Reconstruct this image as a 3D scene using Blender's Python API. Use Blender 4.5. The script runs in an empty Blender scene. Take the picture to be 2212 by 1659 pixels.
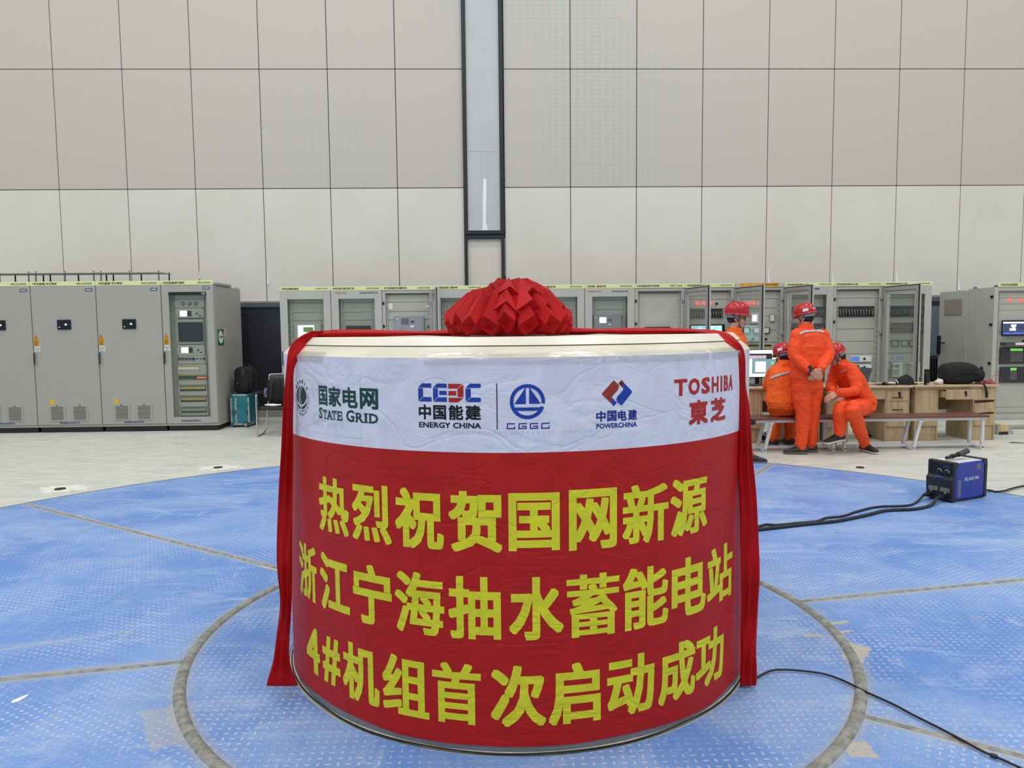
import bpy, bmesh, math, random
from mathutils import Vector, Matrix, noise
from mathutils.geometry import delaunay_2d_cdt
random.seed(7)
R_ = math.radians
sc = bpy.context.scene
COL = sc.collection

# ------------------------------------------------------------------ camera
CAM_H, FOC, PITCH, ROLL, YAW = 1.58, 1588.5, R_(4.386), R_(-0.5707), R_(1.5687)
def cam_axes():
    fw0 = Vector((math.sin(YAW), math.cos(YAW), 0)); rt0 = Vector((math.cos(YAW), -math.sin(YAW), 0)); up0 = Vector((0, 0, 1))
    fw = fw0*math.cos(PITCH) - up0*math.sin(PITCH); up = up0*math.cos(PITCH) + fw0*math.sin(PITCH)
    rt = rt0*math.cos(ROLL) + up*math.sin(ROLL); up2 = up*math.cos(ROLL) - rt0*math.sin(ROLL)
    return rt, up2, fw
CR, CU, CF = cam_axes()
cd = bpy.data.cameras.new('camera'); cam = bpy.data.objects.new('camera', cd); COL.objects.link(cam)
cd.sensor_fit = 'HORIZONTAL'; cd.sensor_width = 36; cd.lens = FOC*36/2212; cd.clip_end = 200
m = Matrix((CR, CU, -CF)).transposed().to_4x4(); m.translation = (0, 0, CAM_H); cam.matrix_world = m
sc.camera = cam
# ------------------------------------------------------------------ light
wd = bpy.data.worlds.new('hall_ambient'); sc.world = wd; wd.use_nodes = True
bg = wd.node_tree.nodes['Background']; bg.inputs[0].default_value = (0.90, 0.95, 1.0, 1); bg.inputs[1].default_value = 0.62
def lamp(name, loc, size, power, col=(1, .97, .92)):
    l = bpy.data.lights.new(name, 'AREA'); l.shape = 'DISK'; l.size = size; l.energy = power; l.color = col
    o = bpy.data.objects.new(name, l); COL.objects.link(o); o.location = loc
for ly in (-6.0, 0.0, 5.0, 9.6):
    for lx in (-10.5, -3.5, 3.5, 10.5):
        lamp('high_bay_lamp', (lx, ly, 12.5), 1.0, 170)
sc.view_settings.view_transform = 'Standard'; sc.view_settings.look = 'None'
sc.view_settings.gamma = 1; sc.view_settings.exposure = 0.0; sc.view_settings.use_curve_mapping = False

# ------------------------------------------------------------------ helpers
def ray(px, py):
    return CF + CR*((px-1106)/FOC) - CU*((py-829.5)/FOC)
def pt(px, py, Y):
    d = ray(px, py); k = Y/d.y
    return Vector((d.x*k, Y, CAM_H + d.z*k))
def flr(px, py, z=0.0):
    d = ray(px, py); k = (z-CAM_H)/d.z
    return Vector((d.x*k, d.y*k, z))
def lin(c):
    c = c/255
    return c/12.92 if c <= .04045 else ((c+.055)/1.055)**2.4
def col(rgb): return (lin(rgb[0]), lin(rgb[1]), lin(rgb[2]), 1)

class NT:
    def __init__(s, name):
        s.m = bpy.data.materials.new(name); s.m.use_nodes = True; s.t = s.m.node_tree
        s.b = s.t.nodes['Principled BSDF']
        s.tc = s.t.nodes.new('ShaderNodeTexCoord')
    def n(s, typ, ins=(), **kw):
        x = s.t.nodes.new('ShaderNode'+typ)
        for k, v in kw.items(): setattr(x, k, v)
        it = ins.items() if isinstance(ins, dict) else enumerate(ins)
        for k, v in it:
            if v is None: continue
            if hasattr(v, 'is_output') or hasattr(v, 'links'): s.t.links.new(v, x.inputs[k])
            else: x.inputs[k].default_value = v
        return x
    def ma(s, op, a, b=None, c=None, clamp=False):
        return s.n('Math', (a, b, c), operation=op, use_clamp=clamp).outputs[0]
    def rng(s, v, a, b, c=0.0, d=1.0, smooth=True):
        return s.n('MapRange', {0: v, 1: a, 2: b, 3: c, 4: d}, interpolation_type='SMOOTHSTEP' if smooth else 'LINEAR', clamp=True).outputs[0]
    def mix(s, f, a, b):
        x = s.t.nodes.new('ShaderNodeMix'); x.data_type = 'RGBA'
        for i, v in ((0, f), (6, a), (7, b)):
            if hasattr(v, 'is_output'): s.t.links.new(v, x.inputs[i])
            else: x.inputs[i].default_value = v
        return x.outputs[2]
    def noise(s, scale, detail=3, rough=.5, vec=None, dist=0):
        return s.n('TexNoise', {'Vector': vec or s.tc.outputs['Object'], 'Scale': scale, 'Detail': detail, 'Roughness': rough, 'Distortion': dist}).outputs[0]
    def scaled(s, x, y, z, src=None):
        return s.n('Mapping', {0: src or s.tc.outputs['Object'], 3: (x, y, z)}).outputs[0]
    def lk(s, a, k): s.t.links.new(a, s.b.inputs[k])
    def bump(s, h, strength, dist=.01, prev=None):
        x = s.n('Bump', {'Strength': strength, 'Distance': dist, 'Height': h})
        if prev: s.t.links.new(prev, x.inputs['Normal'])
        s.lk(x.outputs[0], 'Normal'); return x.outputs[0]

MATS = {}
def M(name, rgb, rough=.5, metal=0, var=.05, vs=6, bump=0, bs=60, emit=0, spec=.5, stretch=None):
    if name in MATS: return MATS[name]
    t = NT(name); b = t.b
    b.inputs['Roughness'].default_value = rough; b.inputs['Metallic'].default_value = metal
    b.inputs['Specular IOR Level'].default_value = spec
    c = col(rgb)
    vec = t.scaled(*stretch) if stretch else None
    f = t.noise(vs, 4, .55, vec)
    lo = tuple(x*(1-var) for x in c[:3])+(1,); hi = tuple(min(1, x*(1+var)) for x in c[:3])+(1,)
    cc = t.mix(t.rng(f, .3, .7), lo, hi); t.lk(cc, 'Base Color')
    if emit: t.lk(cc, 'Emission Color'); b.inputs['Emission Strength'].default_value = emit
    if bump: t.bump(t.noise(bs, 4, .6, vec), bump, .004)
    MATS[name] = t.m
    return t.m
def glass(name, tint=(.86, .88, .87), refl=.12):
    t = NT(name); t.t.nodes.remove(t.b)
    tr = t.n('BsdfTransparent', (tint+(1,),)); gl = t.n('BsdfGlossy', {'Roughness': .03})
    fr = t.n('LayerWeight', {0: .35}); k = t.ma('MULTIPLY_ADD', fr.outputs[0], .16, refl*.10)
    mx = t.n('MixShader', (k, tr.outputs[0], gl.outputs[0]))
    t.t.links.new(mx.outputs[0], t.t.nodes['Material Output'].inputs[0])
    MATS[name] = t.m
    return t.m

def tag(o, label=None, cat=None, group=None, kind=None):
    for k, v in (('label', label), ('category', cat), ('group', group), ('kind', kind)):
        if v: o[k] = v
    return o
def empty(name, loc=(0, 0, 0), rz=0, label=None, cat=None, group=None):
    o = bpy.data.objects.new(name, None); COL.objects.link(o); o.location = loc; o.rotation_euler.z = rz; o.empty_display_size = .05
    return tag(o, label, cat, group)

class MB:
    """collects geometry, links it as one mesh object"""
    def __init__(s): s.bm = bmesh.new(); s.mi = 0
    def _mark(s, n0):
        s.bm.faces.ensure_lookup_table()
        for f in s.bm.faces[n0:]: f.material_index = s.mi
    def box(s, x0, y0, z0, x1, y1, z1, bev=0, mat=None, seg=1):
        n0 = len(s.bm.faces)
        r = bmesh.ops.create_cube(s.bm, size=1); vs = r['verts']
        for v in vs: v.co = Vector((x0+(x1-x0)*(v.co.x+.5), y0+(y1-y0)*(v.co.y+.5), z0+(z1-z0)*(v.co.z+.5)))
        if bev:
            es = list({e for v in vs for e in v.link_edges})
            r = bmesh.ops.bevel(s.bm, geom=es, offset=min(bev, .45*min(abs(x1-x0), abs(y1-y0), abs(z1-z0))), segments=seg, profile=.5, affect='EDGES')
            vs = list({v for f in r['faces'] for v in f.verts} | {v for v in vs if v.is_valid})
        if mat:
            for v in vs: v.co = mat @ v.co
        s._mark(n0); return s
    def tube(s, pts, rad, n=8, cap=True):
        n0 = len(s.bm.faces); pts = [Vector(p) for p in pts]
        rads = rad if isinstance(rad, (list, tuple)) else [rad]*len(pts)
        rings = []; up = None
        for i, p in enumerate(pts):
            d = (pts[min(i+1, len(pts)-1)]-pts[max(i-1, 0)])
            if d.length < 1e-9: d = Vector((0, 0, 1))
            d.normalize()
            if up is None:
                up = d.orthogonal().normalized() if abs(d.z) > .95 else Vector((0, 0, 1))
            a = up - d*up.dot(d)
            if a.length < 1e-4: a = d.orthogonal()
            a.normalize(); b = d.cross(a); up = a
            rings.append([s.bm.verts.new(p+(a*math.cos(t)+b*math.sin(t))*rads[i]) for t in [2*math.pi*k/n for k in range(n)]])
        for r0, r1 in zip(rings, rings[1:]):
            for k in range(n): s.bm.faces.new((r0[k], r0[(k+1) % n], r1[(k+1) % n], r1[k]))
        if cap:
            s.bm.faces.new(rings[0][::-1]); s.bm.faces.new(rings[-1])
        s._mark(n0); return s
    def loft(s, rings, cap=True):
        n0 = len(s.bm.faces)
        rr = [[s.bm.verts.new(p) for p in r] for r in rings]; n = len(rr[0])
        for a, b in zip(rr, rr[1:]):
            for k in range(n): s.bm.faces.new((a[k], a[(k+1) % n], b[(k+1) % n], b[k]))
        if cap: s.bm.faces.new(rr[0][::-1]); s.bm.faces.new(rr[-1])
        s._mark(n0); return s
    def lathe(s, prof, n=48, c=(0, 0, 0), cap=False, mat=None):
        rings = []
        for r, z in prof:
            ring = [Vector((c[0]+r*math.cos(2*math.pi*k/n), c[1]+r*math.sin(2*math.pi*k/n), c[2]+z)) for k in range(n)]
            rings.append([mat @ v for v in ring] if mat else ring)
        return s.loft(rings, cap)
    def disc(s, c, r, axis, h, n=20):
        c = Vector(c); a = Vector(axis).normalized()
        return s.tube([c, c+a*h], r, n)
    def ell(s, c, r, rot=None, u=16, v=10):
        n0 = len(s.bm.faces)
        mt = Matrix.Translation(c) @ (rot.to_4x4() if rot else Matrix.Identity(4)) @ Matrix.Diagonal((r[0], r[1], r[2], 1))
        bmesh.ops.create_uvsphere(s.bm, u_segments=u, v_segments=v, radius=1, matrix=mt); s._mark(n0); return s
    def poly(s, pts):
        f = s.bm.faces.new([s.bm.verts.new(p) for p in pts]); f.material_index = s.mi; return s
    def prism(s, pts, d):
        n0 = len(s.bm.faces); d = Vector(d)
        a = [s.bm.verts.new(p) for p in pts]; b = [s.bm.verts.new(Vector(p)+d) for p in pts]; n = len(a)
        s.bm.faces.new(a[::-1]); s.bm.faces.new(b)
        for k in range(n): s.bm.faces.new((a[k], a[(k+1) % n], b[(k+1) % n], b[k]))
        s._mark(n0); return s
    def grid(s, fn, nu, nv):
        n0 = len(s.bm.faces)
        g = [[s.bm.verts.new(fn(i/nu, j/nv)) for j in range(nv+1)] for i in range(nu+1)]
        for i in range(nu):
            for j in range(nv): s.bm.faces.new((g[i][j], g[i+1][j], g[i+1][j+1], g[i][j+1]))
        s._mark(n0); return s
    def build(s, name, mats, parent=None, smooth=None, world=True, normals=True):
        me = bpy.data.meshes.new(name)
        if normals: bmesh.ops.recalc_face_normals(s.bm, faces=s.bm.faces)
        s.bm.to_mesh(me); s.bm.free()
        for mm in (mats if isinstance(mats, (list, tuple)) else [mats]): me.materials.append(mm)
        if smooth is not None: shade(me, smooth)
        o = bpy.data.objects.new(name, me); COL.objects.link(o)
        if parent:
            o.parent = parent
            if world:   # geometry was given in world coordinates
                inv = (Matrix.Translation(wloc(parent)) @ Matrix.Rotation(wrot(parent), 4, 'Z')).inverted()
                me.transform(inv)
        return o
def wloc(o):
    v = Vector((0, 0, 0)); 
    if o.parent: return wloc(o.parent) + Matrix.Rotation(wrot(o.parent), 3, 'Z') @ o.location
    return o.location.copy()
def wrot(o): return o.rotation_euler.z + (wrot(o.parent) if o.parent else 0)
def shade(me, ang=40):
    for p in me.polygons: p.use_smooth = True
    if ang < 180:
        bm = bmesh.new(); bm.from_mesh(me)
        for e in bm.edges:
            if len(e.link_faces) == 2 and e.calc_face_angle(0) > R_(ang): e.smooth = False
        bm.to_mesh(me); bm.free()
def spline(pts, n=8):
    pts = [Vector(p) for p in pts]; out = []
    for i in range(len(pts)-1):
        p0, p1, p2, p3 = pts[max(i-1, 0)], pts[i], pts[i+1], pts[min(i+2, len(pts)-1)]
        for k in range(n):
            t = k/n
            out.append(.5*((2*p1)+(p2-p0)*t+(2*p0-5*p1+4*p2-p3)*t*t+(3*p1-p0-3*p2+p3)*t**3))
    out.append(pts[-1]); return out

def hull(p):
    p = sorted(set(p)); cr = lambda o, a, b: (a[0]-o[0])*(b[1]-o[1])-(a[1]-o[1])*(b[0]-o[0]); out = []
    for seq in (p, p[::-1]):
        h = []
        for q in seq:
            while len(h) > 1 and cr(h[-2], h[-1], q) <= 1e-12: h.pop()
            h.append(q)
        out += h[:-1]
    return out
# ---- lettering: the built-in font, turned into mesh
_tc = {}
_fcu = bpy.data.curves.new('lettering_source', 'FONT'); _fob = bpy.data.objects.new('lettering_source', _fcu)
def text2d(body, off=.02, res=2):
    key = (body, off, res)
    if key in _tc: return _tc[key]
    COL.objects.link(_fob)
    _fcu.body = body; _fcu.resolution_u = res; _fcu.size = 1
    dg = bpy.context.evaluated_depsgraph_get(); dg.update()
    me = bpy.data.meshes.new_from_object(_fob.evaluated_get(dg))
    COL.objects.unlink(_fob)
    vs = [(v.co.x, v.co.y) for v in me.vertices]; fs = [tuple(p.vertices) for p in me.polygons]
    bpy.data.meshes.remove(me)
    ofx, ofy = off if isinstance(off, tuple) else (off, off)
    if ofx > 0:     # bold: every stroke piece grown by a small rectangle, then merged into one outline
        pv, pf = [], []
        for f in fs:
            h = hull([(vs[i][0]+sx*ofx, vs[i][1]+sy*ofy) for i in f for sx in (-1, 1) for sy in (-1, 1)])
            pf.append(list(range(len(pv), len(pv)+len(h)))); pv += [Vector(p) for p in h]
        r = delaunay_2d_cdt(pv, [], pf, 1, 1e-5)
        vs = [(v.x, v.y) for v in r[0]]; fs = [tuple(f) for f, og in zip(r[2], r[5]) if og]
    _tc[key] = (vs, fs); return _tc[key]
def bbox(vs):
    xs = [v[0] for v in vs]; ys = [v[1] for v in vs]; return min(xs), min(ys), max(xs), max(ys)
def put_text(mb, body, fn, x0, y0, x1, y1, off=.02, res=2, shear=0):
    """text stretched into the rectangle x0..x1, y0..y1, mapped to space by fn(x, y)"""
    vs, fs = text2d(body, off, res); a, b, c, d = bbox(vs); n0 = len(mb.bm.faces)
    vv = [mb.bm.verts.new(fn(x0+(x-a)/(c-a)*(x1-x0)+shear*(y-b)/(d-b)*(y1-y0), y0+(y-b)/(d-b)*(y1-y0))) for x, y in vs]
    for f in fs:
        try: mb.bm.faces.new([vv[i] for i in f])
        except ValueError: pass
    mb._mark(n0)
def text_w(body, off=.02):
    a, b, c, d = bbox(text2d(body, off)[0]); return (c-a)/(d-b)
# ------------------------------------------------------------------ setting
CX, CY, RD, RR, RO = .1245, 3.7337, 1.1288, 1.6184, 5.3962
A0 = R_(10.5)
# floor: worn grey green epoxy
t = NT('worn_floor')
v1 = t.scaled(.6, 1.5, 1); f1 = t.noise(2.6, 8, .68, v1, 1.2); f2 = t.noise(8, 6, .7, t.scaled(.5, 1.5, 1), .8); f3 = t.noise(.5, 3, .5)
c = t.mix(t.rng(f1, .38, .66), col((202, 203, 194)), col((186, 193, 185)))
c = t.mix(t.rng(t.ma('MULTIPLY', f2, f3), .22, .42), c, col((212, 211, 199)))
c = t.mix(t.rng(t.noise(3.4, 6, .7, t.scaled(.4, 2.0, 1), .9), .58, .78, 0, .38), c, col((154, 172, 167)))
t.lk(c, 'Base Color'); t.lk(t.rng(f2, .3, .7, .32, .55), 'Roughness'); t.bump(f2, .05, .003)
b = MB().box(-24, -9, -.3, 24, 13.6, 0)
tag(b.build('floor', t.m), kind='structure')

# blue chequer plate deck
t = NT('blue_chequer_plate')
S3 = t.n('SeparateXYZ', {0: t.tc.outputs['Object']}).outputs
P = .037
u, v = t.ma('DIVIDE', S3[0], P), t.ma('DIVIDE', S3[1], P)
par = t.ma('FLOORED_MODULO', t.ma('ADD', t.ma('FLOOR', u), t.ma('FLOOR', v)), 2.0)
lu = t.ma('SUBTRACT', t.ma('FRACT', u), .5); lv = t.ma('SUBTRACT', t.ma('FRACT', v), .5)
dif = t.ma('MULTIPLY', par, t.ma('SUBTRACT', lv, lu))
a_, b_ = t.ma('ADD', lu, dif), t.ma('SUBTRACT', lv, dif)
e = t.ma('ADD', t.ma('POWER', t.ma('DIVIDE', a_, .40), 2.0), t.ma('POWER', t.ma('DIVIDE', b_, .19), 2.0))
mask = t.rng(e, 1.05, .35)
W3 = t.n('NewGeometry').outputs['Position']
WS = t.n('SeparateXYZ', {0: W3}).outputs
dx, dy = t.ma('SUBTRACT', WS[0], CX), t.ma('SUBTRACT', WS[1], CY)
rad = t.ma('SQRT', t.ma('ADD', t.ma('POWER', dx, 2.0), t.ma('POWER', dy, 2.0)))
ang = t.ma('SUBTRACT', t.ma('ARCTAN2', dy, dx), A0 - math.pi/8)
da = t.ma('SUBTRACT', t.ma('FLOORED_MODULO', ang, math.pi/4), math.pi/8)
dseam = t.ma('ABSOLUTE', t.ma('MULTIPLY', rad, t.ma('SINE', da)))
dseam = t.ma('ADD', dseam, t.ma('MULTIPLY', t.ma('LESS_THAN', rad, RR), 9.0))
dring = t.ma('ABSOLUTE', t.ma('SUBTRACT', rad, RR))
dmin = t.ma('MINIMUM', dseam, dring)
nz = t.noise(9, 5, .65, W3); nb = t.noise(1.1, 4, .55, W3, .5)
ns = t.noise(3.0, 6, .68, t.scaled(.6, 2.4, 1, W3), 1.2); ns2 = t.noise(5.0, 5, .7, t.scaled(2.6, .5, 1, W3), 1.0)
base = t.mix(t.rng(nb, .35, .68), col((88, 132, 200)), col((124, 158, 210)))
wear = t.ma('MULTIPLY', t.rng(ns, .5, .72), t.rng(t.noise(.9, 3, .5, W3), .40, .62))
base = t.mix(t.ma('MULTIPLY', wear, .6), base, col((176, 192, 214)))
base = t.mix(t.rng(t.noise(1.7, 6, .72, W3, 1.5), .48, .74, 0, .5), base, col((160, 178, 206)))
base = t.mix(t.rng(t.noise(14, 5, .75, t.scaled(1, .35, 1, W3), 1.0), .56, .72, 0, .45), base, col((182, 194, 212)))
base = t.mix(t.rng(ns2, .60, .74, 0, .35), base, col((160, 186, 224)))
top = t.ma('MULTIPLY', mask, t.rng(t.noise(2.2, 4, .6, W3), .38, .62, .12, .8))
base = t.mix(top, base, col((178, 190, 214)))
dust = t.ma('MULTIPLY', t.rng(t.ma('ADD', dmin, t.ma('MULTIPLY', nz, .11)), .125, .055), t.rng(nz, .30, .55, .25, .9))
base = t.mix(dust, base, col((168, 166, 152)))
TP = (lambda d: math.atan2(d.y, d.x))(flr(345, 1530)-flr(374, 1612))
for (qx, qy, ra, rb, tilt) in ((1850, 1413, .10, .05, .9), (1806, 1349, .07, .015, .2), (1822, 1368, .05, .012, .3), (358, 1570, .17, .075, TP), (1853, 1625, .05, .05, 0), (590, 1229, .10, .03, -.6), (1757, 1376, .05, .02, 0), (150, 1385, .35, .012, .35), (460, 1304, .10, .008, .3)):
    q = flr(qx, qy); ca, sa = math.cos(tilt), math.sin(tilt)
    ex, ey = t.ma('SUBTRACT', WS[0], q.x), t.ma('SUBTRACT', WS[1], q.y)
    px_ = t.ma('DIVIDE', t.ma('ADD', t.ma('MULTIPLY', ex, ca), t.ma('MULTIPLY', ey, sa)), ra)
    py_ = t.ma('DIVIDE', t.ma('SUBTRACT', t.ma('MULTIPLY', ey, ca), t.ma('MULTIPLY', ex, sa)), rb)
    dd = t.ma('ADD', t.ma('MAXIMUM', t.ma('ABSOLUTE', px_), t.ma('ABSOLUTE', py_)), t.ma('MULTIPLY', t.ma('SUBTRACT', nz, .5), 1.1))
    base = t.mix(t.rng(dd, 1.05, .85, 0, {150: .3, 460: .4, 358: .38}.get(qx, .8)), base, col((186, 178, 152)))
t.lk(base, 'Base Color'); t.lk(t.rng(ns, .3, .7, .36, .58), 'Roughness')
t.bump(t.ma('ADD', mask, t.ma('MULTIPLY', nz, .12)), .55, .004)
DECK = t.m
def sector(r0, r1, a0, a1, z0, z1, rot, name, **tg):
    mb = MB(); n = 14
    pts = [(CX+r1*math.cos(a0+(a1-a0)*k/n), CY+r1*math.sin(a0+(a1-a0)*k/n), z0) for k in range(n+1)]
    pts += [(CX+r0*math.cos(a1+(a0-a1)*k/n), CY+r0*math.sin(a1+(a0-a1)*k/n), z0) for k in range(n+1)]
    mb.prism(pts, (0, 0, z1-z0))
    o = mb.build(name, DECK); o.data.transform(Matrix.Rotation(-rot, 4, 'Z')); o.rotation_euler.z = rot
    return tag(o, **tg)
SECL = {0: 'blue chequer plate wedge at the right, carrying the blue welding machine', 1: 'blue chequer plate wedge behind the drum, under the workers in front of the desks',
        2: 'blue chequer plate wedge behind the drum on the side of the folding chair', 3: 'blue chequer plate wedge at the left with a long pale scrape across it',
        4: 'blue chequer plate wedge at the lower left with a white plastic strip lying on it', 7: 'blue chequer plate wedge at the right crossed by the thin black cable',
        5: 'blue chequer plate wedge in the lower left corner beside the ring seal', 6: 'blue chequer plate wedge in the lower right corner below the radial seal'}
for k in range(8):
    if k in (5,): pass
    sector(RR+.004, RO, A0+k*math.pi/4+.0006, A0+(k+1)*math.pi/4-.0006, 0.0005, .008, A0+k*math.pi/4+(.35, .1, .6, .25, .85, .3, .8, .5)[k], 'deck_plate',
           label=SECL[k], cat='deck plate', group='wedge shaped blue deck plates')
IR = RD+.02; mb = MB(); mb.lathe([(IR, .0005), (RR-.004, .0005), (RR-.004, .008), (IR, .008), (IR, .0005)], 96, (CX, CY, 0))
o = mb.build('deck_ring_plate', DECK); tag(o, 'round blue chequer plate ring directly around the base of the drum', 'deck plate')
SEAL = M('dusty_sealant', (136, 137, 131), .85, var=.3, vs=26, bump=.6, bs=55)
mb = MB(); mb.lathe([(RR-.026, .0078), (RR-.022, .017), (RR-.006, .022), (RR+.01, .020), (RR+.022, .014), (RR+.026, .0078)], 128, (CX, CY, 0))
tag(mb.build('trim_1', SEAL, smooth=60), kind='structure')
mb = MB()
for k in range(8):
    a = A0+k*math.pi/4; ca, sa = math.cos(a), math.sin(a)
    f = lambda r, w, z: Vector((CX+ca*r-sa*w, CY+sa*r+ca*w, z))
    mb.loft([[f(r, -.015, .0078), f(r, -.009, .012), f(r, .004, .014), f(r, .013, .011), f(r, .015, .0078)] for r in [RR+.02+k2*(RO-RR-.03)/12 for k2 in range(13)]])
tag(mb.build('trim_2', SEAL, smooth=60), kind='structure')
EDGE = M('dark_joint', (96, 98, 92), .9, var=.2, vs=20)
mb = MB(); mb.lathe([(RO, .0004), (RO, .009), (RO+.022, .009), (RO+.03, .0004)], 160, (CX, CY, 0))
tag(mb.build('trim_3', EDGE), kind='structure')

# back wall
YW = 13.485; X0L, X0R, PIT = -7.6299, 1.4641, 1.1954; ZR = [2.092, 4.098, 6.173, 8.25, 10.33, 12.4]
t = NT('plain_wall_panel')
f = t.noise(1.3, 4, .6); fw = t.noise(30, 3, .6)
c = t.mix(t.rng(f, .35, .7), col((212, 209, 202)), col((207, 204, 196))); c = t.mix(t.rng(t.noise(3.5, 6, .75), .68, .8, 0, .12), c, col((186, 182, 174)))
t.lk(c, 'Base Color'); t.b.inputs['Roughness'].default_value = .6; t.bump(fw, .04, .002); PLAIN = t.m
t = NT('perforated_wall_panel')
S3 = t.n('SeparateXYZ', {0: t.tc.outputs['Object']}).outputs
def dots(px, pz):
    a = t.ma('SUBTRACT', t.ma('FRACT', t.ma('DIVIDE', S3[0], px)), .5); b = t.ma('SUBTRACT', t.ma('FRACT', t.ma('DIVIDE', S3[2], pz)), .5)
    return t.ma('ADD', t.ma('POWER', a, 2.0), t.ma('POWER', b, 2.0))
hole = t.rng(dots(.024, .024), .06, .03)
tint = t.rng(t.noise(.22, 2, .5, t.scaled(1, 1, .6)), .30, .62, .0, 1)
fade = t.rng(t.ma('ABSOLUTE', t.ma('SUBTRACT', S3[0], .2)), 5.8, 1.0, .05, 1)
blob = t.rng(dots(.128, .077), .20, .02)
c = t.mix(t.ma('MULTIPLY', t.ma('MULTIPLY', blob, tint), fade), col((191, 184, 178)), col((166, 186, 174)))
c = t.mix(t.ma('MULTIPLY', hole, .28), c, col((120, 118, 112)))
t.lk(c, 'Base Color'); t.b.inputs['Roughness'].default_value = .65; PERF = t.m
DARKGAP = M('panel_joint', (92, 90, 88), .9)
mb = MB().box(-24, YW+.05, 0, 24, YW+.35, 13.5)
wall = mb.build('wall_back', DARKGAP); tag(wall, kind='structure')
cols = [(X0L+k*PIT, X0L+(k+1)*PIT) for k in range(-10, 6)] + [(X0R+k*PIT, X0R+(k+1)*PIT) for k in range(-1, 14)]
GP = .0065
mp, mq = MB(), MB()
for (xa, xb) in cols:
    for r in range(5):
        (mp if r == 0 else mq).box(xa+GP, YW, ZR[r]+GP, xb-GP, YW+.045, ZR[r+1]-GP, .004)
mp.box(-.46, YW+.02, ZR[0], .27, YW+.05, 3.2)
mp.build('plain_panels', PLAIN, wall); mq.build('perforated_panels', PERF, wall)
FILM = M('protective_film', (236, 236, 232), .5)
for x, y0_, y1_ in ((577, 576, 614), (430, 584, 602), (1659, 576, 612), (1798, 574, 611), (1936, 580, 610), (2069, 592, 626), (2207, 594, 608)):
    w_ = 5 if y1_-y0_ > 20 else 3
    MB().prism([pt(x, y0_, YW-.004), pt(x+w_, y1_, YW-.012), pt(x, y1_, YW-.004)], (0, -.002, 0)).build('loose_film', FILM, wall)
# window strip
BLK = M('black_aluminium', (40, 44, 48), .45, .3)
win = empty('window_1', (-.1, YW, 2.0)); win['kind'] = 'structure'
mb = MB()
wx0, wx1 = -.467, .258
zb = 3.262
for x in (wx0, wx1-.072): mb.box(x, YW-.05, zb, x+.072, YW+.04, 12.4, .006)
mb.box(wx0, YW-.052, zb-.002, wx1, YW+.04, zb+.072, .006)
mb.build('window_frame', BLK, win)
mb = MB()
for x in (wx0, wx1-.058): mb.box(x, YW-.045, 2.09, x+.058, YW+.04, zb-.012, .006)
mb.box(wx0, YW-.047, zb-.075, wx1, YW+.04, zb-.012, .006)
mb.build('lower_frame', BLK, win)
mb = MB()
for z in (zb+.06, zb+.17+.0, zb+.98, zb-.85): mb.box(wx1-.002, YW-.03, z, wx1+.02, YW-.005, z+.1, .003)
mb.build('hinge', M('hinge_black', (22, 22, 24), .5), win)
PANE = M('frosted_pane', (186, 189, 191), .22, var=.03, vs=2.5)
mb = MB().box(wx0+.07, YW-.012, zb+.07, wx1-.07, YW-.006, 12.4); mb.build('pane', PANE, win)
mb = MB()
for xx in (wx0+.074, wx1-.08): mb.box(xx, YW-.016, zb+.07, xx+.006, YW-.010, 12.4)
mb.box(wx0+.07, YW-.018, zb+.066, wx1-.07, YW-.010, zb+.078); mb.build('glazing_bead', M('white_bead', (228, 228, 226), .5), win)
mb = MB()
fx = [(1044, 386), (1051, 388), (1050.5, 430), (1050, 480), (1053, 494), (1055.5, 503.5), (1051, 501), (1047, 500.5), (1042, 501.5), (1036.5, 503.5), (1039, 499), (1042.5, 495), (1043, 470), (1042.5, 430)]
mb.prism([pt(x, y, YW-.0165) for x, y in fx], (0, .003, 0)); mb.build('peeling_film', M('white_film', (232, 234, 242), .5, var=.02), win)
mb = MB()
for x in (1038.5, 1051): mb.tube([pt(x+.5, 330, YW-.0125), pt(x+1.5, 386, YW-.0125)], .0018, 4)
mb.tube([pt(1012, 326, YW-.0125), pt(1040, 327, YW-.0125), pt(1078, 328, YW-.0125)], .003, 4)
mb.build('film_edge', M('film_edge', (168, 171, 174), .5), win)
# dark dado along the foot of the wall
DADO = M('dado_dark', (40, 44, 50), .4, .2, var=.08, vs=2); DADO2 = M('dado_grey', (84, 90, 96), .45, .2)
mb = MB()
for k in range(-13, 16):
    mb.box(k*1.2+.1, YW-.03, .12, k*1.2+1.29, YW+.05, 1.985, .006)
d0 = mb.build('trim_4', DADO); tag(d0, kind='structure')
mb = MB()
for k in range(-13, 16): mb.box(k*1.2-.02, YW-.06, 1.985, k*1.2+1.17, YW+.05, 2.075, .006)
mb.build('top_rail', DADO2, d0)
mb = MB(); mb.box(-16, YW-.05, 2.077, 18, YW+.05, 2.09); mb.build('ledge', M('dusty_ledge', (176, 172, 160), .9, var=.15, vs=12), d0)
mb = MB()
for k in range(-13, 16):
    for q in (0.2, .9): mb.box(k*1.2+q+.1, YW-.045, 1.86, k*1.2+q+.2, YW-.028, 1.885, .003)
    mb.box(k*1.2+.03, YW-.035, .15, k*1.2+.045, YW-.025, 1.98)
mb.build('clip', M('clip_black', (16, 17, 19), .5), d0)
mb = MB(); mb.box(-24, YW-.04, 0, 24, YW+.05, .115, .01); tag(mb.build('baseboard_back', M('skirting_grey', (150, 150, 142), .7)), kind='structure')
p = pt(2022, 700, YW-.06)
mb = MB().box(p.x-.55, YW-.05, .98, p.x+.35, YW-.02, 1.9, .006); mb.build('lit_panel', M('dado_lit_blue', (92, 102, 112), .45, .1), d0)  # paler panel laid on the dado, its lighter shading put into the colour
mb = MB()
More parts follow.
